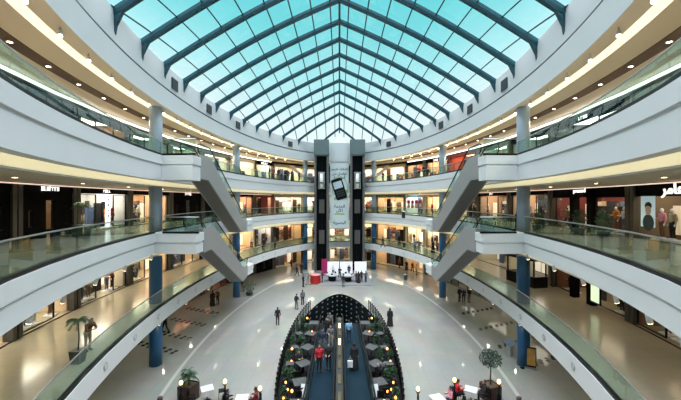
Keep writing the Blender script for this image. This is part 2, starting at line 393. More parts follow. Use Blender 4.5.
# ring marks on the lowest fascia, modelled as unlit roundels
mb = MB(); 
for k in range(20):
    pass
mb.lathe([(.20,0),(.20,.02),(.15,.03),(.15,0)], 18); RO_r = mb.mesh('ring', M_steel)
mb = MB(); mb.lathe([(.15,.0),(.14,.012),(.02,.015)], 16); RO_l = mb.mesh('lens', M_paper)
for sd, sn in ((-1,'left'),(1,'right')):
    ts = [t for t, p in arc(12.8, BB, 0, sd*2.2, sd*.42, 3.5)]
    for i, t in enumerate(ts):
        p = ell(t, 12.8, BB, -.005); nrm = Vector((math.sin(t)/12.8, math.cos(t)/BB, 0)).normalized()
        s = thing('fascia_roundel', 'small ring roundel set in the lowest gallery fascia, %s side, %s from the near end' % (sn, ordw(i)), 'light', (p.x,p.y,Z1-.5))
        s.rotation_euler = (-nrm).to_track_quat('Z','Y').to_euler()
        link('ring', RO_r, s); link('lens', RO_l, s)

# ------------------------------------------------------------------ glass balustrades
def balustrade(pts, label, h=1.08, base=.13, closed_base=True):
    z = pts[0].z
    t = thing('glass_balustrade', label, 'balustrade', pts[0])
    o = pts[0]
    rel = [p-o for p in pts]
    for a, b in zip(rel[:-1], rel[1:]):
        if (b-a).length < .15: continue
        d = (b-a); L = d.length; d.normalize(); nn = Vector((-d.y,d.x,0))*.008; g = d*.012
        a2, b2 = a+g, b-g
        mb = MB(); vs = [a2-nn, b2-nn, b2+nn, a2+nn]
        mb.add([v+Vector((0,0,base*.6)) for v in vs] + [v+Vector((0,0,h)) for v in vs], [(0,3,2,1),(4,5,6,7),(0,1,5,4),(1,2,6,5),(2,3,7,6),(3,0,4,7)])
        mb.build('glass_panel', M_glass, t)
    mb = MB(); mb.tube([p+Vector((0,0,h+.02)) for p in rel], .03, 8); mb.build('handrail', M_steel, t)
    vs = []; n = len(rel)
    for i, p in enumerate(rel):
        d = (rel[min(i+1,n-1)]-rel[max(i-1,0)]).normalized(); nn = Vector((-d.y,d.x,0))*.085
        vs += [p-nn, p+nn, p+nn+Vector((0,0,base)), p-nn+Vector((0,0,base))]
    fs = [(i*4+k, (i+1)*4+k, (i+1)*4+(k+1)%4, i*4+(k+1)%4) for i in range(n-1) for k in range(4)] + [(0,1,2,3),((n-1)*4+3,(n-1)*4+2,(n-1)*4+1,(n-1)*4)]
    mb = MB(); mb.add(vs, fs); mb.build('base_channel', M_black, t)
    return t
gname = {1:'lowest gallery',2:'middle gallery',3:'top gallery'}
gaps = {3:[(22.9,24.6)], 2:[(22.9,24.6),(38.3,40.4)], 1:[(38.3,40.4)]}
for lv in (1,2,3):
    for sd, sn in ((-1,'left'),(1,'right')):
        a, b = RA[lv]+.13, BB+.13
        tn = 2.55; tb = math.asin(4.35/a)
        cuts = [tn]
        for g0, g1 in gaps[lv]: cuts += [t_of_y(g0,a,b), t_of_y(g1,a,b)]
        cuts.append(tb)
        segs = [(cuts[i], cuts[i+1]) for i in range(0, len(cuts), 2)]
        nms = ['near run', 'far run'] if len(segs) == 2 else ['near run', 'run between the escalator landings', 'far run']
        for (ta, tb_), nm in zip(segs, nms):
            L = sum((ell(ta+(tb_-ta)*(i+1)/200,a,b)-ell(ta+(tb_-ta)*i/200,a,b)).length for i in range(200))
            n = max(1, round(L/2.4)); pts = [p for t, p in arc(a, b, 0, sd*ta, sd*tb_, L/n-.0005)][:n] + [ell(sd*tb_, a, b)]
            balustrade([p+Vector((0,0,ZF[lv]+.002)) for p in pts], h=.97 if lv == 3 else 1.1, label='greenish glass balustrade on the %s edge, %s side, %s' % (gname[lv], sn, nm))
    pts = [ell(math.asin(x/(RA[lv]+.13)), RA[lv]+.13, BB+.13)+Vector((0,0,ZF[lv]+.002)) for x in (-1.75,0,1.75)]
    balustrade(pts, 'short glass balustrade on the %s edge between the lift towers' % gname[lv])

# ------------------------------------------------------------------ escalator landings and escalators
def platform(poly, z, thick):
    mb = MB(); c = Vector((sum(p[0] for p in poly)/len(poly), sum(p[1] for p in poly)/len(poly), 0))
    mb.prism(poly, z-.60, z-.012, 0)
    inn = []
    for x, y in poly:
        d = (c-Vector((x,y,0))).normalized()*.09; inn.append((x+d.x, y+d.y))
    mb.prism(inn, z-.72, z-.60, 1); inn2 = [(x+(ix-x)*.5, y+(iy-y)*.5) for (x,y),(ix,iy) in zip(poly, inn)]
    mb.prism(inn2, z-thick, z-.72, 0)
    struct(mb.build('floor_landing', [M_white, M_groove]))
def escalator(x0, y0, z0, x1, y1, z1, label, w=1.36):
    d = Vector((x1-x0, y1-y0, 0)); L = d.length; ang = math.atan2(d.y, d.x); H = z0-z1
    t = thing('escalator', label, 'escalator', (x0,y0,z0), ang)
    f0, f1, dep = 2.3, 1.9, 1.25
    top = [(0,0),(f0,0),(L-f1,-H),(L,-H)]
    bot = [(0,-dep-.25),(f0-.55,-dep-.25),(L-f1-.3,-H-dep+.05),(L,-H-dep+.15)]
    def ext(mb, poly, ya, yb, mi=0):
        n = len(poly); vs = [(x,ya,z) for x,z in poly]+[(x,yb,z) for x,z in poly]
        mb.add(vs, [tuple(range(n)), tuple(range(2*n-1,n-1,-1))] + [(i,i+n,(i+1)%n+n,(i+1)%n) for i in range(n)], mi)
    prof = [(s,z+.22) for s,z in top] + bot[::-1]
    for sg in (-1,1):
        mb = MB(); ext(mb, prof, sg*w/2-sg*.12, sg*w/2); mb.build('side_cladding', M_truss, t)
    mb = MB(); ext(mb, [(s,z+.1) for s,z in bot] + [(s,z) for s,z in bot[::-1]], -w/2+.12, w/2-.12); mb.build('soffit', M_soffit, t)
    # steps
    mb = MB(); run = L-f0-f1; n = int(run/.4); pts = [(0,0),(f0,0)]
    for i in range(n):
        xa = f0+run*i/n; xb = f0+run*(i+1)/n; za = -H*(i+1)/n; pts += [(xa,za),(xb,za)]
    pts += [(L,-H)]; poly = pts + [(L,-H-.4)] + [(L-f1-.2,-H-.45),(f0-.2,-.45),(0,-.4)]
    ya, yb = -w/2+.13, w/2-.13
    for i in range(len(pts)-1):
        (xa,za),(xb,zb) = pts[i], pts[i+1]; mb.add([(xa,ya,za),(xb,ya,zb),(xb,yb,zb),(xa,yb,za)], [(0,1,2,3)])
    mb.build('steps', M_step, t)
    for sg in (-1,1):
        yy = sg*(w/2-.07)
        mb = MB(); lo = [(s,z+.22) for s,z in top]; hi = [(.1,.92),(f0,.98),(L-f1,-H+.98),(L-.1,-H+.92)]
        ext(mb, lo + hi[::-1], yy-.008, yy+.008); mb.build('glass_panel', M_glass, t)
        path = [(.05,.3),(-.22,.45),(-.3,.68),(-.2,.92),(.1,1.0),(f0-.4,1.0),(f0,.97),(f0+.5,.97-H*.5/run)] + [(f0+run*k/6, -H*k/6+1.0) for k in range(1,6)] + [(L-f1,-H+1.02),(L-f1+.4,-H+1.0),(L-.1,-H+1.0),(L+.2,-H+.92),(L+.3,-H+.68),(L+.22,-H+.45),(L-.05,-H+.3)]
        mb = MB(); mb.tube([(s,yy,z) for s,z in path], .045, 8); mb.build('handrail', M_rubber, t)
    return t
for sd, sn in ((-1,'left'),(1,'right')):
    for lv in (3,2):
        pin = -9.75 if lv == 3 else -9.55
        poly = [(-12.85,22.9),(-12.15,22.75),(pin,22.6),(pin-.05,24.0),(-12.3,24.9)]
        if sd > 0: poly = [(-x,y) for x,y in poly][::-1]
        platform(poly, ZF[lv], 1.66 if lv == 3 else 1.37)
        pts = [Vector((sd*x, y, ZF[lv]+.002)) for x, y in ((11.9,22.85),(10.9,22.78),(abs(pin)-.12,22.72))]
        balustrade(pts, 'glass balustrade along the %s escalator landing face, %s side' % (gname[lv], sn))
    for lv in (2,1):
        poly = [(-12.6,38.0),(-10.35,38.45),(-10.2,40.2),(-11.6,41.2),(-12.5,40.9)]
        if sd > 0: poly = [(-x,y) for x,y in poly][::-1]
        platform(poly, ZF[lv], 1.37 if lv == 2 else 1.05)
    escalator(sd*10.55, 24.02, Z3, sd*11.2, 38.35, Z2, 'grey escalator from the top gallery down to the middle gallery, %s side' % sn)
    escalator(sd*10.3, 24.02, Z2, sd*11.1, 38.35, Z1, 'grey escalator from the middle gallery down to the lowest gallery, %s side' % sn)

# ------------------------------------------------------------------ lift towers and banner
for sd, sn in ((-1,'left'),(1,'right')):
    t = thing('lift_tower', 'tall grey lift tower with a dark glazed shaft, %s of the banner' % sn, 'lift', (sd*3.05, 57.3, 0))
    for s in (-1,1):
        mb = MB(); mb.box(s*1.22-.36*(s>0)*1-.0*(s<0), s*1.22+.36*(s<0), 0, 2.6, .01, 19.6); 
        mb.box(s*1.22-.30*(s>0), s*1.22+.30*(s<0), -.12, 0, .01, 19.6); mb.build('pilaster', M_pil, t)
    mb = MB(); mb.box(-1.27,1.27,-.2,1.6,19.6,22.3); mb.box(-1.18,1.18,-.26,-.2,19.8,22.15); mb.build('cap', M_tower, t)
    mb = MB(); mb.box(-.86,.86,.9,1.0,.01,19.6); mb.box(-.05,.05,.82,.9,.01,19.6); mb.build('shaft_back', M_core, t)
    zc = 14.0
    c = thing('lift_car', 'lit glass lift car inside the %s lift tower' % sn, 'lift', (sd*3.05, 57.75, zc))
    mb = MB(); mb.box(-.55,.55,-.33,.33,0,.15); mb.box(-.55,.55,-.33,.33,2.6,2.85)
    for x in (-.5,.5): mb.box(x-.04,x+.04,-.33,-.25,.15,2.6)
    mb.build('frame', M_steel, c)
    mb = MB(); mb.lathe([(.36,.15),(.36,2.6)], 12); mb.build('cabin', M_cab, c)
    mb = MB(); mb.box(-.3,.3,-.38,-.36,.9,1.1); mb.build('handrail', M_black, c)
    for lv in (1,2):
        z = ZF[lv]-.2
        d = thing('lift_door', 'lit lift landing door on the %s inside the %s lift tower' % (gname[lv], sn), 'door', (sd*3.05, 58.05, z))
        for x in (-1,1):
            mb = MB(); mb.box(min(x*.01,x*.36),max(x*.01,x*.36),-.02,.02,.2,2.4); mb.build('leaf', M_lift, d)
        mb = MB(); mb.box(-.46,-.36,-.05,.03,.2,2.5); mb.box(.36,.46,-.05,.03,.2,2.5); mb.box(-.46,.46,-.05,.03,2.4,2.55); mb.build('frame', M_pil, d)
# banner
t = thing('advertising_banner', 'tall pale banner of a tilted black phone hanging between the lift towers', 'banner', (0,58.6,0))
M_ban = mat('pale_banner', (.66,.76,.78), .6, noise=.06, nscale=.4)
mb = MB(); mb.box(-1.62,1.62,0,.06,7.25,18.6); mb.build('sheet', M_ban, t)
mb = MB(); mb.box(-1.62,1.62,-.05,.11,18.6,18.75); mb.box(-1.62,1.62,-.05,.11,7.1,7.25); mb.build('rail', M_steel, t)
M_green = mat('lime_ring', (.33,.50,.12), .5); M_ink = mat('dark_ink', (.02,.04,.05), .6); M_screen = mat('phone_screen', (.55,.65,.72), .3)
ph = link('phone_picture', None, t, (-.1,-.03,14.1)); ph.rotation_euler = (0, R(-17), 0)
def rrect(mb, cx, cz, w, h, r, y0, y1, mi=0):
    pts = []
    for (sx, sz, a0) in ((1,1,0),(-1,1,90),(-1,-1,180),(1,-1,270)):
        for k in range(5): a = R(a0+22.5*k); pts.append((cx+sx*(w/2-r)+r*math.cos(a), cz+sz*(h/2-r)+r*math.sin(a)))
    n = len(pts); mb.add([(x,y0,z) for x,z in pts]+[(x,y1,z) for x,z in pts], [tuple(range(n)), tuple(range(2*n-1,n-1,-1))] + [(i,i+n,(i+1)%n+n,(i+1)%n) for i in range(n)], mi)
mb = MB(); rrect(mb, 0,-.1,1.95,3.7,.35,-.03,0); ob = mb.mesh('phone_body', M_black); link('phone_body', ob, ph)
mb = MB(); rrect(mb, 0,.62,1.5,1.2,.06,-.05,-.03); mb.build('phone_screen', M_screen, ph)
mb = MB()
for i in range(5):
    for j in range(3): rrect(mb, -.56+i*.28, -.5-j*.38, .22,.24,.05,-.05,-.03)
mb.build('keypad', M_vent, ph)
mb = MB(); pts = [(.05+1.3*math.cos(a)*1.0, -.012, 14.2+1.95*math.sin(a)) for a in [R(-30+k*8) for k in range(32)]]; mb.tube(pts, .045, 6); mb.build('ring_print', M_green, t)
mb = MB(); mb.ball((-.75,-.01,12.35), .26, 10, 0, (1,.06,1)); mb.ball((1.2,-.01,13.6), .3, 10, 0, (1,.06,1)); mb.build('leaf_print', M_green, t)
def lettering(s, size, x, z, m, parent, depth=.01, y=-.02):
    me = text_mesh(s, size, depth, bold=.018); me.materials.append(m); o = link('lettering', me, parent, (x,y,z)); o.rotation_euler = (R(90),0,0); return o
lettering('\uFEE6\uFEE4\uFEC0\uFEDF \uFEDA\uFED4\uFEB8\uFEDB\uFE8D', .6, 0, 17.45, M_ink, t)
lettering('\uFEE6\uFEE3 \uFEDE\uFEBB\uFE8D\uFEEE\uFE97', .6, 0, 16.65, M_ink, t)
lettering('\uFE94\uFEE8\uFEF4\uFE8C\uFEE4\uFEC4\uFEDF\uFE8D', .6, 0, 15.95, M_ink, t)
lettering('\uFE94\uFEE3\uFEAA\uFEA8\uFEDF\uFE8D', .72, 0, 11.0, M_ink, t)
lettering('\uFEE5\uFEF5\uFE8D', .72, 0, 10.3, M_ink, t)
mb = MB(); mb.box(-.85,.85,-.02,0,9.55,9.8); mb.build('strip_print', M_green, t)
lettering('\uFE94\uFEF3\uFEAE\uFEBC\uFE92\uFEDF\uFE8D', .72, 0, 8.2, M_ink, t)
mb = MB(); mb.box(-1.72,1.72,59.0,59.2,18.75,22.05); struct(mb.build('wall_back', M_drum))

# ------------------------------------------------------------------ shops
def marks(n, size, seed):
    rnd = random.Random(seed); mb = MB(); x = -n*size*.31
    for k in range(n):
        w = size*rnd.uniform(.42,.55); hgt = size*rnd.uniform(.5,.78); t_ = size*.13
        st = rnd.randrange(3)
        mb.box(x,x+t_,-.03,0,-hgt/2,hgt/2)
        if st != 1: mb.box(x,x+w*.85,-.03,0,hgt/2-t_,hgt/2)
        if st != 0: mb.box(x,x+w*.85,-.03,0,-hgt/2,-hgt/2+t_)
        if st == 2: mb.box(x+w*.85-t_,x+w*.85,-.03,0,-hgt/2,hgt/2)
        x += size*.62
    return mb.mesh('lettering', [])
T = {}
def shop_light(warm, s, m=1.0):
    s = s*m
    k = 'shop_lamp_and_fill_%s_%d' % (warm, int(s*100)); col = {'w':(1,.80,.53),'y':(1,.92,.74),'c':(1,.95,.85),'r':(1,.42,.24)}[warm]
    return mat(k, (.9,.85,.8), .5, emit=col, estr=s)
INT = {}
def imat(name, c): 
    return mat('shop_wall_'+name, c, .7, noise=.12, nscale=2)
FM = {'black': mat('black_facade', (.0035,.0035,.004), .65, noise=.3, nscale=1.5, spec=.04), 'stone': mat('stone_pilaster', (.055,.052,.043), .6, noise=.2, nscale=2),
      'brown': mat('brown_facade', (.075,.036,.016), .45, noise=.25, nscale=2), 'white': mat('white_facade', (.65,.67,.66), .5), 'cream': mat('cream_facade', (.55,.48,.35), .55, noise=.05),
      'navy': mat('navy_facade', (.015,.035,.075), .4, noise=.2), 'teal': mat('grey_green_facade', (.16,.21,.19), .45, noise=.1), 'red': mat('dark_red_facade', (.22,.02,.02), .45, noise=.2)}
M_sign = mat('white_lit_letters', (.9,.9,.9), .5, emit=(1,.97,.92), estr=1.1)
M_signc = mat('cyan_letters', (.1,.5,.6), .5, emit=(.1,.75,.85), estr=.7)
M_signr = mat('red_letters', (.6,.05,.05), .5, emit=(1,.1,.05), estr=.7)
GOODS = [mat('goods_%d' % i, c, .8) for i, c in enumerate(((.35,.08,.06),(.45,.33,.18),(.03,.03,.04),(.6,.56,.5),(.07,.10,.2),(.16,.10,.07)))]
def shop(lv, sn, i, t0, t1, style, h, z, side):
    typ, fac, warm, es, wallc, sign, smat = style
    sd = side
    pa, pb = ell(t0, WO_A, WO_B), ell(t1, WO_A, WO_B); pa, pb = pa+(pb-pa).normalized()*.05, pb-(pb-pa).normalized()*.05
    if (pb-pa).cross(Vector((0,YC,0))-pa).z < 0: pa, pb = pb, pa      # keep +y local pointing away from the court
    d = pb-pa; w = d.length; ang = math.atan2(d.y, d.x)
    # local: x along front, y outward (into the shop)
    if (Matrix.Rotation(ang,3,'Z') @ Vector((0,1,0))).dot(Vector((0,YC,0))-pa) > 0: pa, ang = pb, ang+PI
    where = {0:'ground floor',1:'lowest gallery',2:'middle gallery',3:'top gallery'}[lv]
    facn = {'teal':'grey green','red':'dark red'}.get(fac, fac)
    look = {'dark':'closed faced','portal':'projecting doorway','glass':'glazed','open':'open fronted'}[typ]
    if sn == 'centre': lab = '%s %s shop on the %s directly behind the lift towers' % (facn, look, where)
    else: lab = '%s %s shop, %s, %s side, %s from the lifts' % (facn, look, where, sn, ORD[9-i])
    r = thing('shopfront', lab, 'shop', (pa.x, pa.y, z), ang)
    fm = FM[fac]; pw = .32; fh = .46 if not (lv == 2 and side > 0 and i in (1,2)) else .72
    for x0 in (0, w-pw):
        mb = MB(); mb.box(x0, x0+pw, -.12, .35, 0, h); mb.build('pilaster', FM['stone'] if fac in ('black','brown') else fm, r)
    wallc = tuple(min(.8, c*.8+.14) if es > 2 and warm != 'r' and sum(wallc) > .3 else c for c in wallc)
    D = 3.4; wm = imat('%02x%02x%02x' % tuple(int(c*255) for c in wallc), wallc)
    mb = MB()
    mb.add([(pw,D,0),(w-pw,D,0),(w-pw,D,h),(pw,D,h)], [(0,1,2,3)]); mb.add([(pw,.2,0),(pw,D,0),(pw,D,h),(pw,.2,h)], [(0,1,2,3)])
    mb.add([(w-pw,.2,0),(w-pw,D,0),(w-pw,D,h),(w-pw,.2,h)], [(3,2,1,0)]); mb.add([(pw,.2,h),(w-pw,.2,h),(w-pw,D,h),(pw,D,h)], [(0,1,2,3)])
    mb.add([(pw,.0,.012),(w-pw,.0,.012),(w-pw,D,.012),(pw,D,.012)], [(3,2,1,0)], 1)
    mb.build('interior', [wm, M_gfloor], r)
    if es > 0:
        mb = MB(); mb.box(pw+.5, w-pw-.5, .55, 2.6, h-.06, h-.03); mb.build('light_panel', shop_light(warm, es, {0:1.0,1:1.4,2:1.9,3:1.7}[lv]), r)
    mb = MB(); mb.box(pw, w-pw, -.05 if typ != 'open' else 0, .2, h-fh, h); mb.build('fascia_board', fm, r)
    x0, x1 = pw, w-pw; W = x1-x0; zt = h-fh
    if typ in ('glass','open'):
        mb = MB(); mb.box(pw, w-pw, -.07, -.01, .002, .05); mb.build('threshold', M_black, r)
    wins = []
    if typ == 'dark':
        cuts = [(x0+W*.13, x0+W*.20, .7, 1.7), (x0+W*.44, x0+W*.60, .45, 2.3), (x0+W*.84, x0+W*.90, .7, 1.9)]
        mb = MB(); xs = [x0] + [c for a,b,_,_ in cuts for c in (a,b)] + [x1]
        for k in range(0,len(xs),2): mb.box(xs[k], xs[k+1], 0,.18,0,zt)
        for a,b,za,zb in cuts: mb.box(a,b,0,.18,0,za); mb.box(a,b,0,.18,zb,zt)
        mb.build('facade_panel', fm, r)
        wins = cuts
    elif typ == 'portal':
        c0, c1 = x0+W*.33, x0+W*.64
        mb = MB(); mb.box(c0, c0+.5, -.27,.2,0,h); mb.box(c1-.5, c1, -.27,.2,0,h); mb.box(c0, c1, -.27,.2,2.5,h+.0); mb.build('door_portal', fm, r)
        wins = [(x0+.15,c0-.05,.15,zt),(c1+.05,x1-.15,.15,zt)]
    elif typ == 'glass':
        n = 3 if W > 4.6 else 2; g = W/n
        for k in range(n):
            if n == 3 and k == 1: continue
            wins.append((x0+g*k+.08, x0+g*(k+1)-.08, .12, zt-.05))
        if n == 2: wins = [(x0+.06, x0+W*.62, .12, zt-.05)]
    for (a,b,za,zb) in wins:
        mb = MB(); e = .05
        mb.box(a,b,.03,.12,za,za+e); mb.box(a,b,.03,.12,zb-e,zb); mb.box(a,a+e,.03,.12,za,zb); mb.box(b-e,b,.03,.12,za,zb); fr = mb.build('window_frame', M_black if fac != 'white' else M_steel, r)
        mb = MB(); mb.box(a+e,b-e,.07,.08,za+e,zb-e); mb.build('window_pane', M_shopglass, fr)
    if typ in ('glass','open','portal') and es > 0:
        rnd = random.Random(lv*100+i*7+(sd > 0)*3)
        mb = MB()
        for zz in (.55,1.15,1.75): mb.box(x0+.3,x1-.3,D-.42,D-.05,zz,zz+.04)
        mb.box(x0+.26,x0+.3,D-.42,D-.05,.012,2.2); mb.box(x1-.3,x1-.26,D-.42,D-.05,.012,2.2); sh = mb.build('shelving', M_darkwood, r)
        mb = MB()
        for zz in (.59,1.19,1.79):
            x = x0+.35
            while x < x1-.8:
                ww = rnd.uniform(.25,.5); mb.box(x,x+ww,D-.40,D-.1,zz,zz+rnd.uniform(.15,.42), rnd.randrange(6)); x += ww+rnd.uniform(.05,.25)
        tag(mb.build('folded_clothes', GOODS, r), None, None, None, 'stuff')
    if es > 0 and typ != 'dark':
        rnd = random.Random(lv*31+i*5+(sd > 0)); nn_ = max(3, int(W/.95)); g = W/nn_
        for k in range(nn_):
            kind_ = rnd.choice(('glow','dark','none','glow','dark'))
            xa, xb = x0+g*k+.08, x0+g*(k+1)-.08
            if kind_ == 'glow':
                mb = MB(); mb.box(xa,xb,D-.04,D-.02,2.3,min(h-.25,3.0)) if rnd.random() < .4 else mb.box(xa,xb,1.9,1.94,.25,1.95); mb.build('fill_glow_slab', shop_light(warm, (.45 if lv != 1 else .7)*(1.0 if es > 3.5 else .5)), r)  # glowing slab added to brighten the shop interior, no real fitting
            elif kind_ == 'dark':
                mb = MB(); mb.box(xa,xb,1.5,1.62,.012,rnd.uniform(1.5,h-.3)); mb.build('contrast_panel', rnd.choice((M_black, M_darkwood, GOODS[4], GOODS[2])), r)  # dark slab added for contrast against the glow
    if sign:
        sz = (.36 if lv < 3 else .45) if sign != 'promod' else .44
        me = text_mesh(sign, sz, .03) if sign == 'promod' else marks(len(sign), sz, i+lv*10)
        me.materials.clear(); me.materials.append(smat)
        o = link('sign_lettering', me, r, (w*.5 if typ != 'portal' else w*.485, -.30 if typ == 'portal' else -.09, h-.24)); o.rotation_euler = (R(90) if sign == 'promod' else 0,0,0)
    return r, w, h
BL, BR_, GO = 'black','brown','cream'
ow, yw, dk, wt, rd = (.6,.42,.25),(.62,.55,.42),(.05,.04,.035),(.66,.64,.58),(.35,.06,.04)
S = {
 (2,-1): [('dark',BL,'w',.7,(.2,.1,.05),'',M_sign),('dark',BL,'w',1.6,(.3,.18,.09),'abcdefg',M_sign),('glass',BL,'c',5.5,wt,'abcd',M_sign),('glass',BL,'w',6,(.6,.36,.2),'abcde',M_sign),('dark',BL,'c',1.2,dk,'abcdef',M_sign),('dark',BL,'w',1,dk,'abcdef',M_sign),('glass',BL,'w',6,(.45,.15,.05),'',M_sign),('portal','red','y',5,(.5,.2,.1),'',M_sign),('glass',GO,'y',7,yw,'',M_sign),('open',GO,'y',7,yw,'',M_sign)],
 (2,1): [('dark',BL,'w',1,dk,'',M_sign),('open',BL,'w',3.2,(.12,.09,.06),'',M_sign),('portal',BL,'w',3.2,(.13,.02,.02),'promod',M_sign),('glass',BL,'w',4.2,(.35,.2,.1),'',M_sign),('glass',BL,'w',4,(.3,.16,.08),'abc',M_sign),('glass',BR_,'w',5,(.5,.28,.12),'',M_sign),('glass',GO,'w',7,(.6,.4,.2),'',M_sign),('open','white','c',6.5,(.6,.68,.62),'abcdefgh',M_signc),('glass','teal','w',6,(.5,.28,.12),'',M_sign),('open',GO,'w',7,yw,'',M_sign)],
 (1,-1): [('glass',BR_,'y',8,(.62,.5,.32),'',M_sign),('glass',BR_,'y',8,(.6,.46,.28),'',M_sign),('glass',BR_,'y',9,(.65,.52,.36),'',M_sign),('glass',BR_,'w',8,(.6,.4,.2),'',M_sign),('glass','navy','w',8,(.5,.35,.2),'',M_sign),('open',GO,'w',9,(.6,.4,.2),'',M_sign),('open',GO,'w',8,(.6,.38,.2),'',M_sign),('glass',BL,'c',6,(.6,.55,.5),'',M_sign),('glass','brown','w',6,(.5,.3,.12),'',M_sign),('open',GO,'w',8,yw,'',M_sign)],
 (1,1): [('dark',BL,'w',3,(.4,.2,.08),'',M_sign),('glass',BL,'w',1.6,(.2,.1,.05),'',M_sign),('portal',BL,'w',1.7,(.16,.06,.03),'',M_sign),('open',GO,'y',2.6,(.5,.45,.33),'',M_sign),('open',GO,'y',2.6,(.5,.45,.33),'',M_sign),('open',GO,'w',6,(.6,.35,.15),'',M_sign),('glass',GO,'y',10,(.7,.5,.3),'',M_sign),('glass',GO,'y',10,(.7,.55,.35),'',M_sign),('open',BR_,'w',6,(.5,.3,.12),'',M_sign),('open',GO,'w',7,yw,'',M_sign)],
 (3,-1): [('glass','navy','c',2,(.05,.12,.16),'',M_sign),('glass','navy','c',2,(.05,.12,.16),'',M_sign),('glass','navy','w',4,(.3,.1,.04),'',M_sign),('glass','teal','c',3,(.1,.2,.22),'',M_sign),('glass','teal','y',5,yw,'',M_sign),('open','teal','y',6,yw,'',M_sign),('open',GO,'y',8,(.7,.6,.4),'',M_sign),('glass',BL,'c',7,(.7,.66,.5),'abcdef',M_sign),('open',GO,'y',8,(.6,.5,.3),'',M_sign),('open',GO,'y',7,yw,'',M_sign)],
 (3,1): [('glass','teal','c',3,(.3,.36,.34),'',M_sign),('glass','teal','c',3,(.3,.36,.34),'',M_sign),('glass',BL,'c',2.4,(.1,.14,.15),'abcd',M_sign),('glass',BL,'c',3,(.15,.2,.2),'',M_sign),('open','teal','y',4,yw,'',M_sign),('open','red','r',5,(.4,.1,.05),'',M_signr),('glass',BL,'w',7,(.55,.3,.14),'abcd',M_sign),('glass',BL,'w',7,(.5,.28,.12),'',M_sign),('open',GO,'y',8,yw,'',M_sign),('open',GO,'y',7,yw,'',M_sign)],
 (0,-1): [None]*3+[('dark',BL,'w',1,dk,'',M_sign),('glass',BL,'r',1.6,(.25,.07,.05),'',M_sign),('glass',BL,'r',1.2,(.2,.06,.05),'',M_sign),('dark',BL,'w',1,dk,'',M_sign),('dark',BL,'w',1.2,dk,'',M_sign),('glass',BR_,'w',6,(.5,.3,.12),'',M_sign),('open',GO,'y',6,yw,'',M_sign)],
 (0,1): [None]*3+[('open',GO,'y',1.5,(.4,.36,.26),'',M_sign),('glass','teal','y',1.5,(.3,.28,.22),'',M_sign),('glass','teal','c',1.5,(.2,.2,.18),'',M_sign),('open',BR_,'w',4,(.4,.2,.08),'',M_sign),('open',GO,'w',6,(.55,.33,.14),'',M_sign),('open',GO,'w',7,(.6,.4,.2),'',M_sign),('open',GO,'y',6,yw,'',M_sign)],
}
def bounds(side):
    ys = [13.2,18.3,23.4,30.0,36.8,43.3,49.5,55.3] if side < 0 else [12.6,16.4,20.8,29.7,36.6,43.2,49.5,55.3]
    ts = [t_of_y(y, WO_A, WO_B) for y in ys] + [math.asin(x/WO_A) for x in (11.6,6.9,2.3)]
    return [side*t for t in ts]
HT = {0:3.4, 1:3.38, 2:3.21, 3:3.45}
SHOPS = {}
for (lv, side), sts in S.items():
    bs = bounds(side)
    for i, st in enumerate(sts):
        if st is None: continue
        z = ZF[lv] - (.03 if lv else 0)
        SHOPS[(lv,side,i)] = shop(lv, 'left' if side < 0 else 'right', i, bs[i], bs[i+1], st, HT[lv], z, side)
for lv in range(3):
    SHOPS[(lv,0,0)] = shop(lv, 'centre', 0, -math.asin(2.3/WO_A), math.asin(2.3/WO_A), ('open',GO,'y',8,yw,'',M_sign), HT[lv], ZF[lv]-(.03 if lv else 0), 0)

# large Arabic fascia sign on the black shop at the right edge of the middle gallery
r, w, h = SHOPS[(2,1,1)]
SGN = 1.1
me = text_mesh('\uFEAE\uFEE3\uFE8E\uFECB', .85, .04); me.materials.append(M_sign)
o = link('sign_lettering', me, r, (w*.5+SGN, -.1, h-.36)); o.rotation_euler = (R(90),0,0)

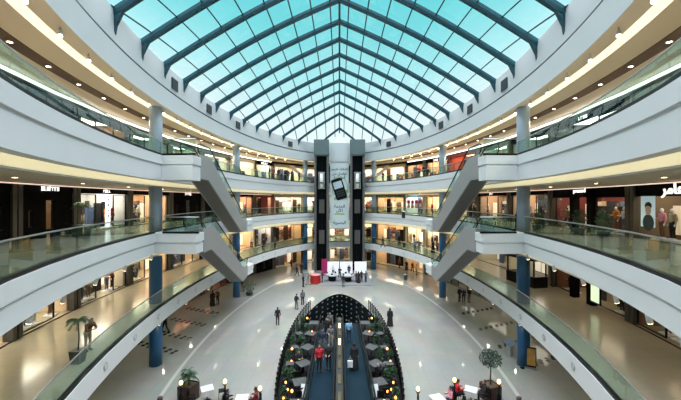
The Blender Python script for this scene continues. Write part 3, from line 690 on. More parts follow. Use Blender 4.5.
# ------------------------------------------------------------------ people
def capsule(mb, a, b, ra, rb, n=10):
    a = Vector(a); b = Vector(b); d = b-a; L = max(d.length, 1e-4); d = d/L
    N = 6; pts = []; rs = []
    for k in range(4): ang = PI/2*(1-k/3.0); pts.append(a - d*ra*math.sin(ang)*.98); rs.append(max(.002, ra*math.cos(ang)))
    for k in range(4): ang = PI/2*k/3.0; pts.append(b + d*rb*math.sin(ang)*.98); rs.append(max(.002, rb*math.cos(ang)))
    mb.tube(pts, rs, n)
def lerp(a, b, t): return Vector(a)*(1-t)+Vector(b)*t
def pose_joints(kind):
    J = dict(pel=(0,0,.93), ch=(0,0,1.27), nk=(0,.01,1.47), hd=(0,-.02,1.615))
    for s, n in ((-1,'r'),(1,'l')):
        J['sh'+n] = (s*.185,.0,1.40); J['el'+n] = (s*.245,.03,1.12); J['wr'+n] = (s*.25,-.05,.88)
        J['hp'+n] = (s*.09,0,.90); J['kn'+n] = (s*.10,-.02,.50); J['an'+n] = (s*.105,.02,.085); J['to'+n] = (s*.125,-.15,.045)
    if kind == 'walk':
        J['knl'] = (.09,-.20,.53); J['anl'] = (.10,-.26,.09); J['tol'] = (.11,-.43,.06); J['knr'] = (-.10,.06,.49); J['anr'] = (-.10,.36,.13); J['tor'] = (-.11,.24,.04)
        J['ell'] = (.24,.18,1.14); J['wrl'] = (.22,.20,.90); J['elr'] = (-.24,-.10,1.13); J['wrr'] = (-.22,-.27,.96)
    if kind == 'lean':
        J['ch'] = (0,-.12,1.25); J['nk'] = (0,-.22,1.42); J['hd'] = (0,-.30,1.54); J['pel'] = (0,.04,.92)
        for s, n in ((-1,'r'),(1,'l')): J['sh'+n] = (s*.185,-.17,1.36); J['el'+n] = (s*.24,-.26,1.10); J['wr'+n] = (s*.10,-.45,1.14)
    if kind == 'talk':
        J['elr'] = (-.27,-.03,1.13); J['wrr'] = (-.16,-.25,1.16); J['knl'] = (.13,-.03,.5); J['anl'] = (.16,.0,.085); J['tol'] = (.21,-.16,.045)
    if kind == 'phone':
        J['elr'] = (-.28,-.08,1.18); J['wrr'] = (-.14,-.09,1.52)
    if kind == 'carry':
        for s, n in ((-1,'r'),(1,'l')): J['el'+n] = (s*.25,-.02,1.12); J['wr'+n] = (s*.13,-.27,1.05)
    if kind == 'sit':
        dz = -.40
        for k in ('pel','ch','nk','hd','shl','shr','ell','elr','wrl','wrr'): v = J[k]; J[k] = (v[0], v[1], v[2]+dz)
        J['ch'] = (0,-.04,.87); 
        for s, n in ((-1,'r'),(1,'l')):
            J['hp'+n] = (s*.09,-.02,.53); J['kn'+n] = (s*.12,-.45,.52); J['an'+n] = (s*.12,-.42,.085); J['to'+n] = (s*.13,-.58,.045)
            J['sh'+n] = (s*.185,-.04,1.0); J['el'+n] = (s*.25,-.12,.79); J['wr'+n] = (s*.15,-.33,.845)
        J['nk'] = (0,-.05,1.07); J['hd'] = (0,-.08,1.21)
    return {k: Vector(v) for k, v in J.items()}
def seg_dist(p, a, b):
    ab = b-a; t = max(0, min(1, (p-a).dot(ab)/max(ab.length_squared,1e-9))); return (p-(a+ab*t)).length
POSES = {}
def make_pose(kind):
    J = pose_joints(kind); mb = MB()
    up = (J['nk']-J['pel']).normalized()
    capsule(mb, J['pel']+Vector((-.055,0,0)), J['pel']+Vector((.055,0,0)), .118,.118, 14)
    waist = lerp(J['pel'], J['ch'], .5)
    capsule(mb, waist+Vector((-.045,0,0)), waist+Vector((.045,0,0)), .103,.103, 14)
    capsule(mb, lerp(J['pel'],J['ch'],.1), J['ch'], .112,.118, 14)
    capsule(mb, J['ch']+Vector((-.07,0,0)), J['ch']+Vector((.07,0,0)), .112,.112, 14)
    capsule(mb, lerp(J['ch'],J['nk'],.5)+Vector((-.10,0,0)), lerp(J['ch'],J['nk'],.5)+Vector((.10,0,0)), .085,.085, 14)
    capsule(mb, lerp(J['ch'],J['nk'],.5), J['nk'], .09,.058); capsule(mb, J['nk'], J['hd'], .053,.055)
    h = J['hd']; mb.ball(h, .1, 14, 0, (.76,.93,1.18)); mb.ball(h+Vector((0,-.03,-.055)), .065, 10, 0, (.85,1,.85))
    capsule(mb, h+Vector((0,-.088,.0)), h+Vector((0,-.112,-.028)), .012,.016, 6)
    for s in (-1,1): mb.ball(h+Vector((s*.078,.01,-.01)), .03, 8, 0, (.45,.7,1))
    bones = {'top':[], 'arm':[], 'leg':[], 'shoe':[], 'skin':[]}
    for n in 'lr':
        capsule(mb, J['sh'+n], J['el'+n], .056,.043); capsule(mb, J['el'+n], J['wr'+n], .042,.029)
        capsule(mb, J['hp'+n], J['kn'+n], .088,.058); capsule(mb, J['kn'+n], J['an'+n], .056,.040)
        capsule(mb, J['an'+n]+Vector((0,.035,-.03)), J['to'+n], .046,.040)
        d = (J['wr'+n]-J['el'+n]).normalized(); w = J['wr'+n]; s = 1 if n == 'l' else -1
        fwd = Vector((0,-1,0)); lat = d.cross(fwd); lat = lat.normalized() if lat.length > .1 else Vector((1,0,0)); nor = lat.cross(d)
        palm = w + d*.06; capsule(mb, w+d*.03+nor*.014, palm+d*.025+nor*.014, .024,.027); capsule(mb, w+d*.03-nor*.014, palm+d*.025-nor*.014, .024,.027)
        for k in range(4):
            b0 = palm + d*.04 + nor*(.030-.020*k); L = (.062,.072,.068,.052)[k]; m1 = b0 + d*L*.55 - lat*s*.012; capsule(mb, b0, m1, .0105,.0095,6); capsule(mb, m1, m1 + d*L*.4 - lat*s*.022, .0095,.008,6)
        capsule(mb, w+d*.035+nor*.03, w+d*.075+nor*.058, .013,.011,6); capsule(mb, w+d*.075+nor*.058, w+d*.11+nor*.060, .011,.009,6)
    me = mb.mesh('raw', M_skin); o = bpy.data.objects.new('raw', me); C.objects.link(o)
    rm = o.modifiers.new('r','REMESH'); rm.mode = 'VOXEL'; rm.voxel_size = .0135; rm.use_smooth_shade = True
    sm = o.modifiers.new('s','SMOOTH'); sm.factor = .5; sm.iterations = 2
    dg = bpy.context.evaluated_depsgraph_get(); body = bpy.data.meshes.new_from_object(o.evaluated_get(dg)); bpy.data.objects.remove(o)
    body.name = 'person_body'; body.materials.clear(); body.materials.append(M_skin)
    # cloth regions by the nearest bone
    segs = [('top',J['pel']+Vector((0,0,.06)),J['ch'],.10),('top',J['ch'],lerp(J['ch'],J['nk'],.75),.10),('top',J['shl'],J['shr'],.05),('skin',lerp(J['ch'],J['nk'],1.05),J['hd'],.05),
            ('leg',J['hpl'],J['hpr'],.10)]
    for n in 'lr':
        segs += [('top',J['sh'+n],J['el'+n],.045),('top',J['el'+n],lerp(J['el'+n],J['wr'+n],.9),.035),('skin',lerp(J['el'+n],J['wr'+n],1.05),J['wr'+n]+(J['wr'+n]-J['el'+n]).normalized()*.16,.02),
                 ('leg',J['hp'+n],J['kn'+n],.07),('leg',J['kn'+n],lerp(J['kn'+n],J['an'+n],.9),.05),('shoe',lerp(J['kn'+n],J['an'+n],1.02),J['to'+n],.04)]
    reg = []
    for f in body.polygons:
        c = f.center; reg.append(min(segs, key=lambda s: seg_dist(c, s[1], s[2])-s[3])[0])
    hairz = J['hd']
    out = {'body': body, 'J': J}
    def shell(names, off, nm, test=None):
        vs = {}; fs = []; V = body.vertices
        for f, rg in zip(body.polygons, reg):
            if (rg in names) if test is None else test(f.center):
                idx = []
                for vi in f.vertices:
                    if vi not in vs: vs[vi] = len(vs)
                    idx.append(vs[vi])
                fs.append(idx)
        m = bpy.data.meshes.new(nm); m.from_pydata([V[i].co + V[i].normal*off for i in vs], [], fs)
        m.materials.append(M_black); m.polygons.foreach_set('use_smooth', [True]*len(fs)); m.update(); return m
    out['shirt'] = shell(('top',), .012, 'shirt'); out['trousers'] = shell(('leg',), .011, 'trousers'); out['shoes'] = shell(('shoe',), .007, 'shoes')
    fwd = Vector((0,-1,0))
    out['hair'] = shell(None, .016, 'hair', lambda c: (c-hairz).length < .14 and c.z > hairz.z-.07 and (c.z-hairz.z)*1.0 + (c.y-hairz.y)*1.0 > .028)
    out['longhair'] = shell(None, .020, 'hair', lambda c: (c-hairz).length < .20 and c.z > hairz.z-.19 and (c.z-hairz.z)*.9 + (c.y-hairz.y)*1.4 > .022 and abs(c.x) < .11)
    # long robe
    mb = MB(); prof = []
    base = J['pel']
    rings = [(.20,.155,1.415),(.225,.16,1.25),(.205,.165,1.05),(.23,.19,.85),(.27,.23,.5),(.31,.27,.06)]
    vs = []; n = 22
    for rx, ry, z in rings:
        for k in range(n): a = 2*PI*k/n; wv = 1+.05*math.sin(5*a)*(1.3-z); vs.append((rx*wv*math.cos(a), ry*wv*math.sin(a)-.0, z))
    mb.add(vs, [(i*n+k, (i+1)*n+k, (i+1)*n+(k+1)%n, i*n+(k+1)%n) for i in range(len(rings)-1) for k in range(n)], 0, True)
    out['robe'] = mb.mesh('robe', M_black)
    mb = MB(); hz = J['hd']; mb.ball(hz+Vector((0,.018,.0)), .122, 14, 0, (.85,.95,1.1)); mb.lathe([(.095,-.08),(.15,-.20),(.20,-.26)], 14, 0, tuple(hz+Vector((0,.03,0))), caps=False)
    out['headscarf'] = mb.mesh('headscarf', M_black)
    # eyes
    mb = MB()
    for s in (-1,1): mb.ball(hz+Vector((s*.03,-.084,.012)), .011, 8, 0, (1,.6,.8))
    out['eyes'] = mb.mesh('eyes', M_hair)
    POSES[kind] = out
for k in ('stand','walk','lean','talk','phone','carry','sit'): make_pose(k)
CLO = {n: mat('cloth_'+n, c, .85, noise=.1, nscale=12) for n, c in dict(black=(.012,.012,.014), navy=(.02,.03,.07), grey=(.13,.13,.14), white=(.72,.74,.76), lightblue=(.20,.42,.62), red=(.55,.02,.03), brown=(.16,.08,.04), beige=(.42,.36,.26), olive=(.10,.10,.05), maroon=(.18,.02,.03), denim=(.06,.10,.20), pink=(.6,.25,.3), orange=(.55,.2,.04)).items()}
def setm(o, m):
    o.material_slots[0].link = 'OBJECT'; o.material_slots[0].material = m
def person(p, face, pose, top, leg, label, robe=False, long=False, group=None, s=1.0, scarf=False):
    """face: heading in degrees, 0 looks towards the viewer"""
    D = POSES[pose]
    b = link('person', D['body'], None, p, R(face)); b.scale = (s,s,s); tag(b, label, 'person', group)
    setm(b, M_skin)
    e = link('eyes', D['eyes'], b)
    if robe:
        o = link('robe', D['robe'], b); setm(o, CLO[top]); o2 = link('sleeves', D['shirt'], b); setm(o2, CLO[top])
    else:
        o = link('shirt', D['shirt'], b); setm(o, CLO[top]); o = link('trousers', D['trousers'], b); setm(o, CLO[leg])
    o = link('shoes', D['shoes'], b); setm(o, CLO['black'])
    if scarf: o = link('headscarf', D['headscarf'], b); setm(o, CLO['black'])
    else: o = link('hair', D['longhair' if long else 'hair'], b)
    if not scarf: setm(o, M_hair)
    return b
G0 = 0.001
ppl = [
 # ground floor
 ((277.6,325,0),190,'stand','black','black','person in dark clothes standing alone on the pale floor left of the oval',{}),
 ((296.5,309.4,0),150,'talk','black','grey','person in black top, front one of the pair by the oval top left',{}),
 ((302.6,304.8,0),200,'stand','grey','black','person in grey top, rear one of the pair by the oval top left',{}),
 ((303.2,287,0),120,'stand','black','navy','person in black top nearest the red round stand',{}),
 ((308.3,285,0),230,'walk','grey','beige','person in grey top and beige trousers beside the red stand',{}),
 ((297,276,0),90,'walk','navy','black','person in navy walking between far left column and red stand',{}),
 ((301.5,273.5,0),180,'stand','black','black','person in black standing in front of the far left column',{}),
 ((291.5,268.5,0),180,'walk','maroon','black','person in maroon walking under the lowest gallery near the far left column',{}),
 ((212.6,306,0),20,'stand','black','black','person in black robe standing under left gallery beside another',dict(robe=True,scarf=True)),
 ((217.6,304,0),340,'talk','brown','black','person in brown top standing under left gallery beside a black robe',{}),
 ((242.6,291.5,0),60,'talk','black','grey','person in black top standing beside the dark bush, left middle column',{}),
 ((165.2,332.5,0),250,'walk','black','black','person in black walking past the nearest left column',{}),
 ((390,326,0),170,'stand','black','black','person in black robe standing alone right of the oval',dict(robe=True,scarf=True)),
 ((459.4,301.5,0),30,'stand','black','black','person in black at the left of the trio by the right middle column',{}),
 ((463.6,302.8,0),330,'talk','navy','black','person in navy in the middle of the trio by the right middle column',{}),
 ((469.2,302.6,0),300,'carry','black','grey','person in black top and grey trousers at the right of the trio',{}),
 ((399.5,268,0),30,'stand','brown','black','person in brown standing at the right shop entrance under the gallery',{}),
 ((406.5,270.5,0),330,'talk','black','black','person in black robe at the right shop entrance under the gallery',dict(robe=True)),
 ((412.5,272,0),10,'walk','maroon','black','person in maroon at the right shop entrance under the gallery',{}),
 ((416.5,275,0),60,'stand','beige','brown','person in beige at the right shop entrance under the gallery',{}),
 ((361.5,282,0),140,'talk','black','black','person in black at the right display counter, facing away',{}),
 ((365.8,282.5,0),220,'carry','grey','navy','person in grey and navy at the right display counter',{}),
 ((333,276.3,0),0,'talk','white','black','person in white shirt behind the left round counter',{}),
 ((349,275.6,0),180,'stand','black','navy','person in black standing behind the right round counter',{}),
 ((322.2,282.3,0),90,'carry','black','black','person in black at the left end of the left round counter',{}),
 ((339.8,278,0),180,'talk','navy','black','person in navy between the two round counters',{}),
 ((343.2,287,0),170,'stand','black','grey','person in black and grey in front of the right round counter',{}),
 ((356.2,282.5,0),280,'carry','maroon','black','person in maroon at the right end of the right round counter',{}),
 ((358.5,283.2,0),120,'talk','black','black','person in black robe at the right display panel, leftmost of three',dict(robe=True,scarf=True)),
 
 # lowest gallery
 ((251.5,247.8,Z1),20,'talk','white','black','person in white shirt at the left end of lowest gallery window group',{}),
 ((263.5,250,Z1),10,'stand','black','black','person in black at the middle of lowest gallery window group',{}),
 ((275,247.8,Z1),340,'walk','grey','black','person in grey at the right end of lowest gallery window group',{}),
 ((399.5,245.5,Z1),180,'stand','black','black','person in black facing the bright shop on the right lowest gallery',{}),
 ((415,251,Z1),10,'stand','lightblue','denim','person in light blue at the right lowest gallery rail',{}),
 ((419,251.2,Z1),350,'talk','grey','denim','person in grey and denim at the right lowest gallery rail',{}),
 ((383,247,Z1),90,'walk','black','black','person in black walking on lowest gallery near the far right column',{}),
 ((433,252.5,Z1),300,'carry','black','black','person in black robe at the lower landing of the right escalators',dict(robe=True,scarf=True)),
 ((437.5,253,Z1),20,'stand','brown','black','person in brown top at the lower landing of the right escalators',{}),
 # middle gallery
 ((516.5,226.6,Z2),40,'lean','grey','black','person in grey leaning on the middle gallery glass by the right near column',{}),
 ((299,212.2,Z2),180,'stand','black','black','person in black on middle gallery near the far left column',{}),
 ((366.5,212,Z2),10,'stand','red','black','person in red top on middle gallery near the far right column',{}),
 ((475,220.5,Z2),80,'walk','black','navy','person in black walking behind the right middle gallery landing',{}),
 ((541,227.5,Z2),180,'talk','black','black','person in black robe before the dark windows, right middle gallery',dict(robe=True,scarf=True)),
 ((567,231,Z2),200,'walk','brown','black','person in brown walking past the red shop window, right middle gallery',{}),
]
for (px, py, z), fc, pose, a, b, lab, kw in ppl:
    person(P(px,py,z)+Vector((0,0,.004 if z == 0 else -.026)), fc, pose, a, b, lab, **kw)
# people behind the top gallery glass (feet hidden by the fascia)
for i, (px, Y, pose, a, b, what) in enumerate([(269.5,47.5,'stand','black','black','in black at the left end of the row'),(273.5,49,'talk','maroon','black','in maroon, second in the row'),(278.5,50,'stand','black','navy','in black and navy, third in the row'),(281.5,51,'walk','grey','black','in grey walking, fourth in the row'),(288,52.6,'stand','navy','navy','all in navy near the sloping white stair'),(292.3,53,'talk','black','black','in black robe near the sloping white stair'),(299,56,'stand','olive','black','in olive just left of the far left column')]):
    person(Q(px,Y,Z3-.026), 20*i-60, pose, a, b, 'person %s, behind top gallery glass, left side' % what, robe=(i == 5), scarf=(i == 5))
for i, (px, Y, pose, a, b, what) in enumerate([(383,56,'stand','black','black','in black by the sloping white stair'),(419,47,'talk','red','black','in red near the middle column'),(424,46,'stand','black','black','in black near the middle column'),(429,45,'walk','orange','black','in orange near the middle column')]):
    person(Q(px,Y,Z3-.026), 30*i-60, pose, a, b, 'person %s, behind top gallery glass, right side' % what)
person(P(92,350.5,Z1)+Vector((-.25,.05,-.026)), 70, 'lean', 'brown', 'beige', 'person in brown top leaning on the left glass balustrade beside the potted palm', long=False)

# ------------------------------------------------------------------ plants
def leaf_cloud(mb, c, r, n, size, rnd, mi=0, sq=(1,1,1)):
    for _ in range(n):
        while True:
            p = Vector((rnd.uniform(-1,1),rnd.uniform(-1,1),rnd.uniform(-1,1)))
            if p.length < 1: break
        p = Vector((p.x*sq[0],p.y*sq[1],p.z*sq[2]))*r + Vector(c)
        e = Euler((rnd.uniform(0,6),rnd.uniform(0,6),rnd.uniform(0,6))).to_matrix(); s = size*rnd.uniform(.6,1.2)
        mb.add([p+e@Vector(v)*s for v in ((-.5,0,0),(0,-.2,.05),(.5,0,0),(0,.2,.05))], [(0,1,2,3)], mi)
def palm_fronds(mb, c, n, L, rnd, mi=0):
    for k in range(n):
        a = 2*PI*k/n + rnd.uniform(-.3,.3); el = rnd.uniform(.1,1.1); d = Vector((math.cos(a),math.sin(a),0)); pts = []
        for j in range(6): s = j/5; pts.append(Vector(c) + d*L*s*math.cos(el*.7) + Vector((0,0,L*(math.sin(el)*s - .75*s*s))))
        mb.tube(pts, .012, 4, mi)
        for j in range(1,6):
            for sg in (-1,1):
                for q in (0,.5):
                    p = pts[j-1]*(1-q)+pts[j]*q; lat = d.cross(Vector((0,0,1)))*sg
                    tip = p + lat*L*.27 + d*L*.13 + Vector((0,0,-L*.12)); w = d*.035
                    mb.add([p-w, p+w, tip], [(0,1,2)], mi)
def potted_palm(p, label, h=2.3, potr=.30, poth=.6, seed=1, square=True):
    rnd = random.Random(seed); t = thing('potted_palm', label, 'plant', p)
    mb = MB()
    if square:
        vs = [(x*potr*k, y*potr*k, z) for k, z in ((.8,0),(1,poth)) for x, y in ((-1,-1),(1,-1),(1,1),(-1,1))]
        mb.add(vs, [(0,3,2,1),(4,5,6,7),(0,1,5,4),(1,2,6,5),(2,3,7,6),(3,0,4,7)])
    else: mb.lathe([(potr*.7,0),(potr*.85,poth*.5),(potr,poth),(potr*.85,poth),(potr*.8,poth*.9)], 16)
    mb.build('pot', M_pot, t)
    mb = MB(); mb.tube([(0,0,poth*.8),(.03,.02,h*.45),(0,0,h*.82)], [.035,.028,.022], 7); mb.build('trunk', M_stem, t)
    mb = MB(); palm_fronds(mb, (0,0,h*.80), 14, h*.21, rnd); mb.build('fronds', M_leaf, t); return t
def potted_tree(p, label, h, r, seed, mleaf=M_leaf2, box=True):
    rnd = random.Random(seed); t = thing('potted_tree', label, 'plant', p)
    mb = MB(); mb.tube([(0,0,.0),(.02,0,h*.5),(0,0,h*.8)], [.045,.035,.02], 7)
    for k in range(6): a = k*1.05; mb.tube([(0,0,h*.6),(math.cos(a)*r*.5,math.sin(a)*r*.5,h*.6+r*.7)], [.02,.008], 5)
    mb.build('trunk', M_stem, t)
    mb = MB(); leaf_cloud(mb, (0,0,h*.62+r*.75), r, 620, .2, rnd, 0, (1,1,.8)); mb.build('foliage', mleaf, t); return t
def bush(p, label, h, r, seed, potr=.3):
    rnd = random.Random(seed); t = thing('potted_bush', label, 'plant', p)
    mb = MB(); mb.lathe([(potr*.75,0),(potr,.4),(potr*.85,.42)], 14); mb.build('pot', M_pot, t)
    mb = MB()
    for k in range(5): a = k*1.26; mb.tube([(0,0,.35),(math.cos(a)*r*.5,math.sin(a)*r*.5,.4+h*.5)], [.02,.008], 5)
    mb.build('stems', M_stem, t)
    mb = MB(); leaf_cloud(mb, (0,0,.42+h*.5), 1, 260, .2, rnd, 0, (r,r,h*.5)); mb.build('foliage', M_leaf, t); return t
fz = Vector((0,0,-.028))
potted_palm(P(78,362,Z1)+fz, 'slim potted palm beside the leaning person on the left lowest gallery', 2.45, .25, .6, 3)
potted_palm(Q(81.5,20.2,Z2)+fz, 'dark potted palm before the white shop window, left middle gallery', 2.5, .36, .8, 4)
bush(Q(537,25.5,Z2)+fz, 'potted bush in front of the dark window, right middle gallery, farther one', 1.2, .4, 5, .36)
bush(Q(579,22.5,Z2)+fz, 'potted bush beside the projecting black doorway, on its left', 1.3, .42, 6, .38)
bush(Q(603,20.5,Z2)+fz, 'potted bush beside the projecting black doorway, on its right', 1.3, .42, 7, .38)
bush(P(249.5,295,0)+Vector((0,0,.006)), 'large dark potted bush on the ground floor by the left middle column', 1.5, .75, 8, .5)
potted_palm(Q(228,43,Z3)+fz, 'potted palm on the top gallery left of the middle column', 2.7, .3, .6, 9)
for i, (px, py, z, lab) in enumerate(((404,247,Z1,'small green bin by the rail of the right lowest gallery'),(403.5,219,Z2,'dark bin by the rail of the right middle gallery'),(405.5,280,0,'dark bin on the ground floor near the right shop entrance'))):
    t = thing('litter_bin', lab, 'bin', P(px,min(py, 300),z) + (fz if z else Vector((0,0,.005))) if z != Z2 else Q(px,42.5,Z2)+fz)
    mb = MB(); mb.lathe([(.22,0),(.25,.75),(.25,.8)], 16); mb.build('bin_body', M_pot, t)
    mb = MB(); mb.lathe([(.26,.8),(.26,.86),(.12,.9)], 16); mb.build('lid', M_steel, t)

# ------------------------------------------------------------------ the oval court with moving walks
YE = 33.3; deck = [p for p in oval(48) if p.y < YE]; xe = ov((YE-OY)/OB)
deck = sorted([p for p in deck if p.x < 0 or p.y < OY-OB+.01], key=lambda p: -p.y) ; dk_l = [(p.x,p.y) for p in deck]
deck_pts = [(-xe,YE)] + dk_l + [(-x,y) for x,y in dk_l[::-1] if x < -.01] + [(xe,YE)]
mb = MB(); mb.prism(deck_pts, -.25, .02); struct(mb.build('floor_oval', mat('black_deck', (.005,.005,.006), .6, noise=.3, nscale=3, spec=.1)))
for sd, sn in ((-1,'left'),(1,'right')):
    t = thing('post_railing', 'curved railing of short dark posts along the %s rim of the oval' % sn, 'railing', (0,OY,.0))
    vv = []; last = None
    for i in range(2000):
        v = -.62 + (1.24*i/1999); p = Vector((sd*ov(v), OB*v, 0))
        if last is None or (p-last).length >= .62: vv.append(p); last = p
    for p in vv:
        mb = MB(); mb.tube([p+Vector((0,0,.004)), p+Vector((0,0,1.05))], .06, 6); mb.ball(p+Vector((0,0,1.1)), .075, 8); mb.build('post', M_black, t)
    for z in (.55,.95):
        mb = MB(); mb.tube([p+Vector((0,0,z)) for p in vv], .028, 5); mb.build('rail', M_black, t)
# moving walks: gently falling ramps away from the viewer
WY0, WY1, WZ0, WZ1 = 15.5, 32.6, 1.5, .08
def wz(y): return WZ0+(WZ1-WZ0)*(y-WY0)/(WY1-WY0)
M_gold = mat('gold_trim', (.10,.075,.03), .4, metal=.5); M_goldlamp = mat('gold_lamp', (1,.8,.4), .4, emit=(1,.75,.3), estr=2.5)
for sd, sn in ((-1,'left'),(1,'right')):
    t = thing('moving_walk', 'blue moving walk on the %s of the gold divider inside the oval' % sn, 'moving walk', (sd*1.05,WY0,0))
    L = WY1-WY0
    def ramp(mb, x0, x1, za, zb, mi=0):
        vs = [(x0,0,WZ0+za),(x1,0,WZ0+za),(x1,L,WZ1+za),(x0,L,WZ1+za),(x0,0,WZ0+zb),(x1,0,WZ0+zb),(x1,L,WZ1+zb),(x0,L,WZ1+zb)]
        mb.add(vs, [(0,3,2,1),(4,5,6,7),(0,1,5,4),(1,2,6,5),(2,3,7,6),(3,0,4,7)], mi)
    mb = MB(); ramp(mb,-.66,.66,-.05,0); mb.build('belt', M_belt, t)
    for s in (-1,1):
        mb = MB(); ramp(mb, s*.74-.07, s*.74+.07, -.05, .12); mb.build('skirt', M_black, t)
        mb = MB(); ramp(mb, s*.74-.01, s*.74+.01, .12, .88); mb.build('glass_panel', M_glass, t)
        mb = MB(); mb.tube([(s*.74,-.1,WZ0+.7),(s*.74,-.25,WZ0+.85),(s*.74,0,WZ0+.95),(s*.74,L,WZ1+.95),(s*.74,L+.25,WZ1+.85),(s*.74,L+.1,WZ1+.6)], .045, 6); mb.build('handrail', M_rubber, t)
t = thing('divider_rail', 'gold trimmed lamp lit divider between the two moving walks', 'divider', (0,WY0,0))
mb = MB(); vs = [(-.2,0,.02),(.2,0,.02),(.2,17,.02),(-.2,17,.02),(-.2,0,WZ0+.75),(.2,0,WZ0+.75),(.2,17,WZ1+.75),(-.2,17,WZ1+.75)]
mb.add(vs, [(0,3,2,1),(4,5,6,7),(0,1,5,4),(1,2,6,5),(2,3,7,6),(3,0,4,7)]); mb.build('body', mat('dark_divider',(.03,.032,.032),.4,metal=.3), t)
for k in range(8):
    y = 1.5+k*2.1; z = wz(WY0+y)+.75; mb = MB()
    mb.box(-.08,.08,y-.5,y+.5,z+.002,z+.08); mb.build('lamp' if k in (4,6) else 'trim', M_goldlamp if k in (4,6) else M_gold, t)
for (px, Y, face, pose, a, b, lab, kw) in [
 (348.9,27.9,180,'stand','lightblue','navy','person in light blue shirt riding the right moving walk, seen from behind',{}),
 (354.2,22.4,180,'stand','black','black','person in black robe with a white bag on the right moving walk',dict(robe=True,scarf=True)),
 (319.2,22.0,10,'stand','red','black','person in a red coat on the left moving walk, nearest',{}),
 (328.6,22.3,350,'carry','black','black','person in black beside the red coat on the left moving walk',{}),
 (322.5,25.4,0,'stand','navy','grey','person in navy behind the red coat on the left moving walk',{}),
 (330.6,26.4,0,'talk','grey','beige','person in grey with beige trousers on the left moving walk',{}),
 (326.5,28.6,10,'stand','black','black','person with white headwear toward the far end of the left moving walk',{}),
 (330,30.5,350,'talk','grey','black','person in grey farthest along the left moving walk',{})]:
    person(Vector(((px-CX)*Y/F, Y, wz(Y)+.025)), face, pose, a, b, lab, **kw)
t = thing('shopping_bag', 'white shopping bag held by the black robed person on the moving walk', 'bag', ((350.2-CX)*22.2/F, 22.1, wz(22.1)+.25))
mb = MB(); mb.box(-.16,.16,-.06,.06,0,.42); mb.build('bag_body', M_paper, t)
mb = MB(); mb.tube([(-.08,0,.42),(-.05,0,.6),(.05,0,.6),(.08,0,.42)], .01, 5); mb.build('handle', M_paper, t)

# cafe furniture
mb = MB(); mb.box(-.21,.21,-.21,.21,.43,.47); CH_seat = mb.mesh('seat', M_chair)
mb = MB(); mb.box(-.20,.20,.18,.22,.52,.88); mb.box(-.20,-.17,.18,.22,.45,.9); mb.box(.17,.20,.18,.22,.45,.9); CH_back = mb.mesh('backrest', M_chair)
LEGS = []
for sx in (-1,1):
    for sy in (-1,1):
        mb = MB(); mb.tube([(sx*.18,sy*.18,.43),(sx*.2,sy*.2,0.0)], .018, 6); LEGS.append(mb.mesh('leg', M_chair))
def chair(p, rz, label, group=None):
    t = thing('cafe_chair', label, 'chair', p, rz, group); link('seat', CH_seat, t); link('backrest', CH_back, t)
    for l in LEGS: link('leg', l, t)
mb = MB(); mb.box(-.45,.45,-.45,.45,.70,.74); TB_top = mb.mesh('tabletop', M_greycloth)
mb = MB(); mb.lathe([(.04,.03),(.04,.70)], 10); TB_ped = mb.mesh('pedestal', M_black)
mb = MB(); mb.lathe([(.28,0),(.28,.02),(.05,.04)], 14); TB_base = mb.mesh('base', M_black)
mb = MB(); vs = []
for i in range(2):
    for k in range(24):
        a = 2*PI*k/24; q = .47/max(abs(math.cos(a)),abs(math.sin(a))); q *= 1 if i == 0 else 1.08+.05*math.sin(6*a); vs.append((q*math.cos(a), q*math.sin(a), .746 if i == 0 else .45))
mb.add(vs, [tuple(range(24))] + [(k, k+24, (k+1)%24+24, (k+1)%24) for k in range(24)]); TC = mb.mesh('tablecloth', M_cloth)
def table(p, rz, label, cloth=False, big=1.0):
    t = thing('cafe_table', label, 'table', p, rz); link('tabletop', TB_top, t); link('pedestal', TB_ped, t); link('base', TB_base, t); t.scale = (big,big,1)
    if cloth:
        c = link('tablecloth', TC, None, p, rz); c.scale = (big,big,1); tag(c, label.replace('table', 'tablecloth').replace('square', 'square draped'), 'tablecloth')
cand_mb = MB(); cand_mb.lathe([(.045,0),(.05,.10),(.03,.10)], 10); CN_b = cand_mb.mesh('holder', M_red)
cand_mb = MB(); cand_mb.ball((0,0,.13), .055, 8, 0, (1,1,1.3)); CN_f = cand_mb.mesh('flame', M_candle)
spots = []; taken = []
k = 0
rows = [(18.9,(2.4,)),(21.2,(2.45,)),(23.6,(2.5,3.45)),(26.2,(2.45,3.45)),(28.9,(2.45,3.45)),(31.4,(2.35,))]
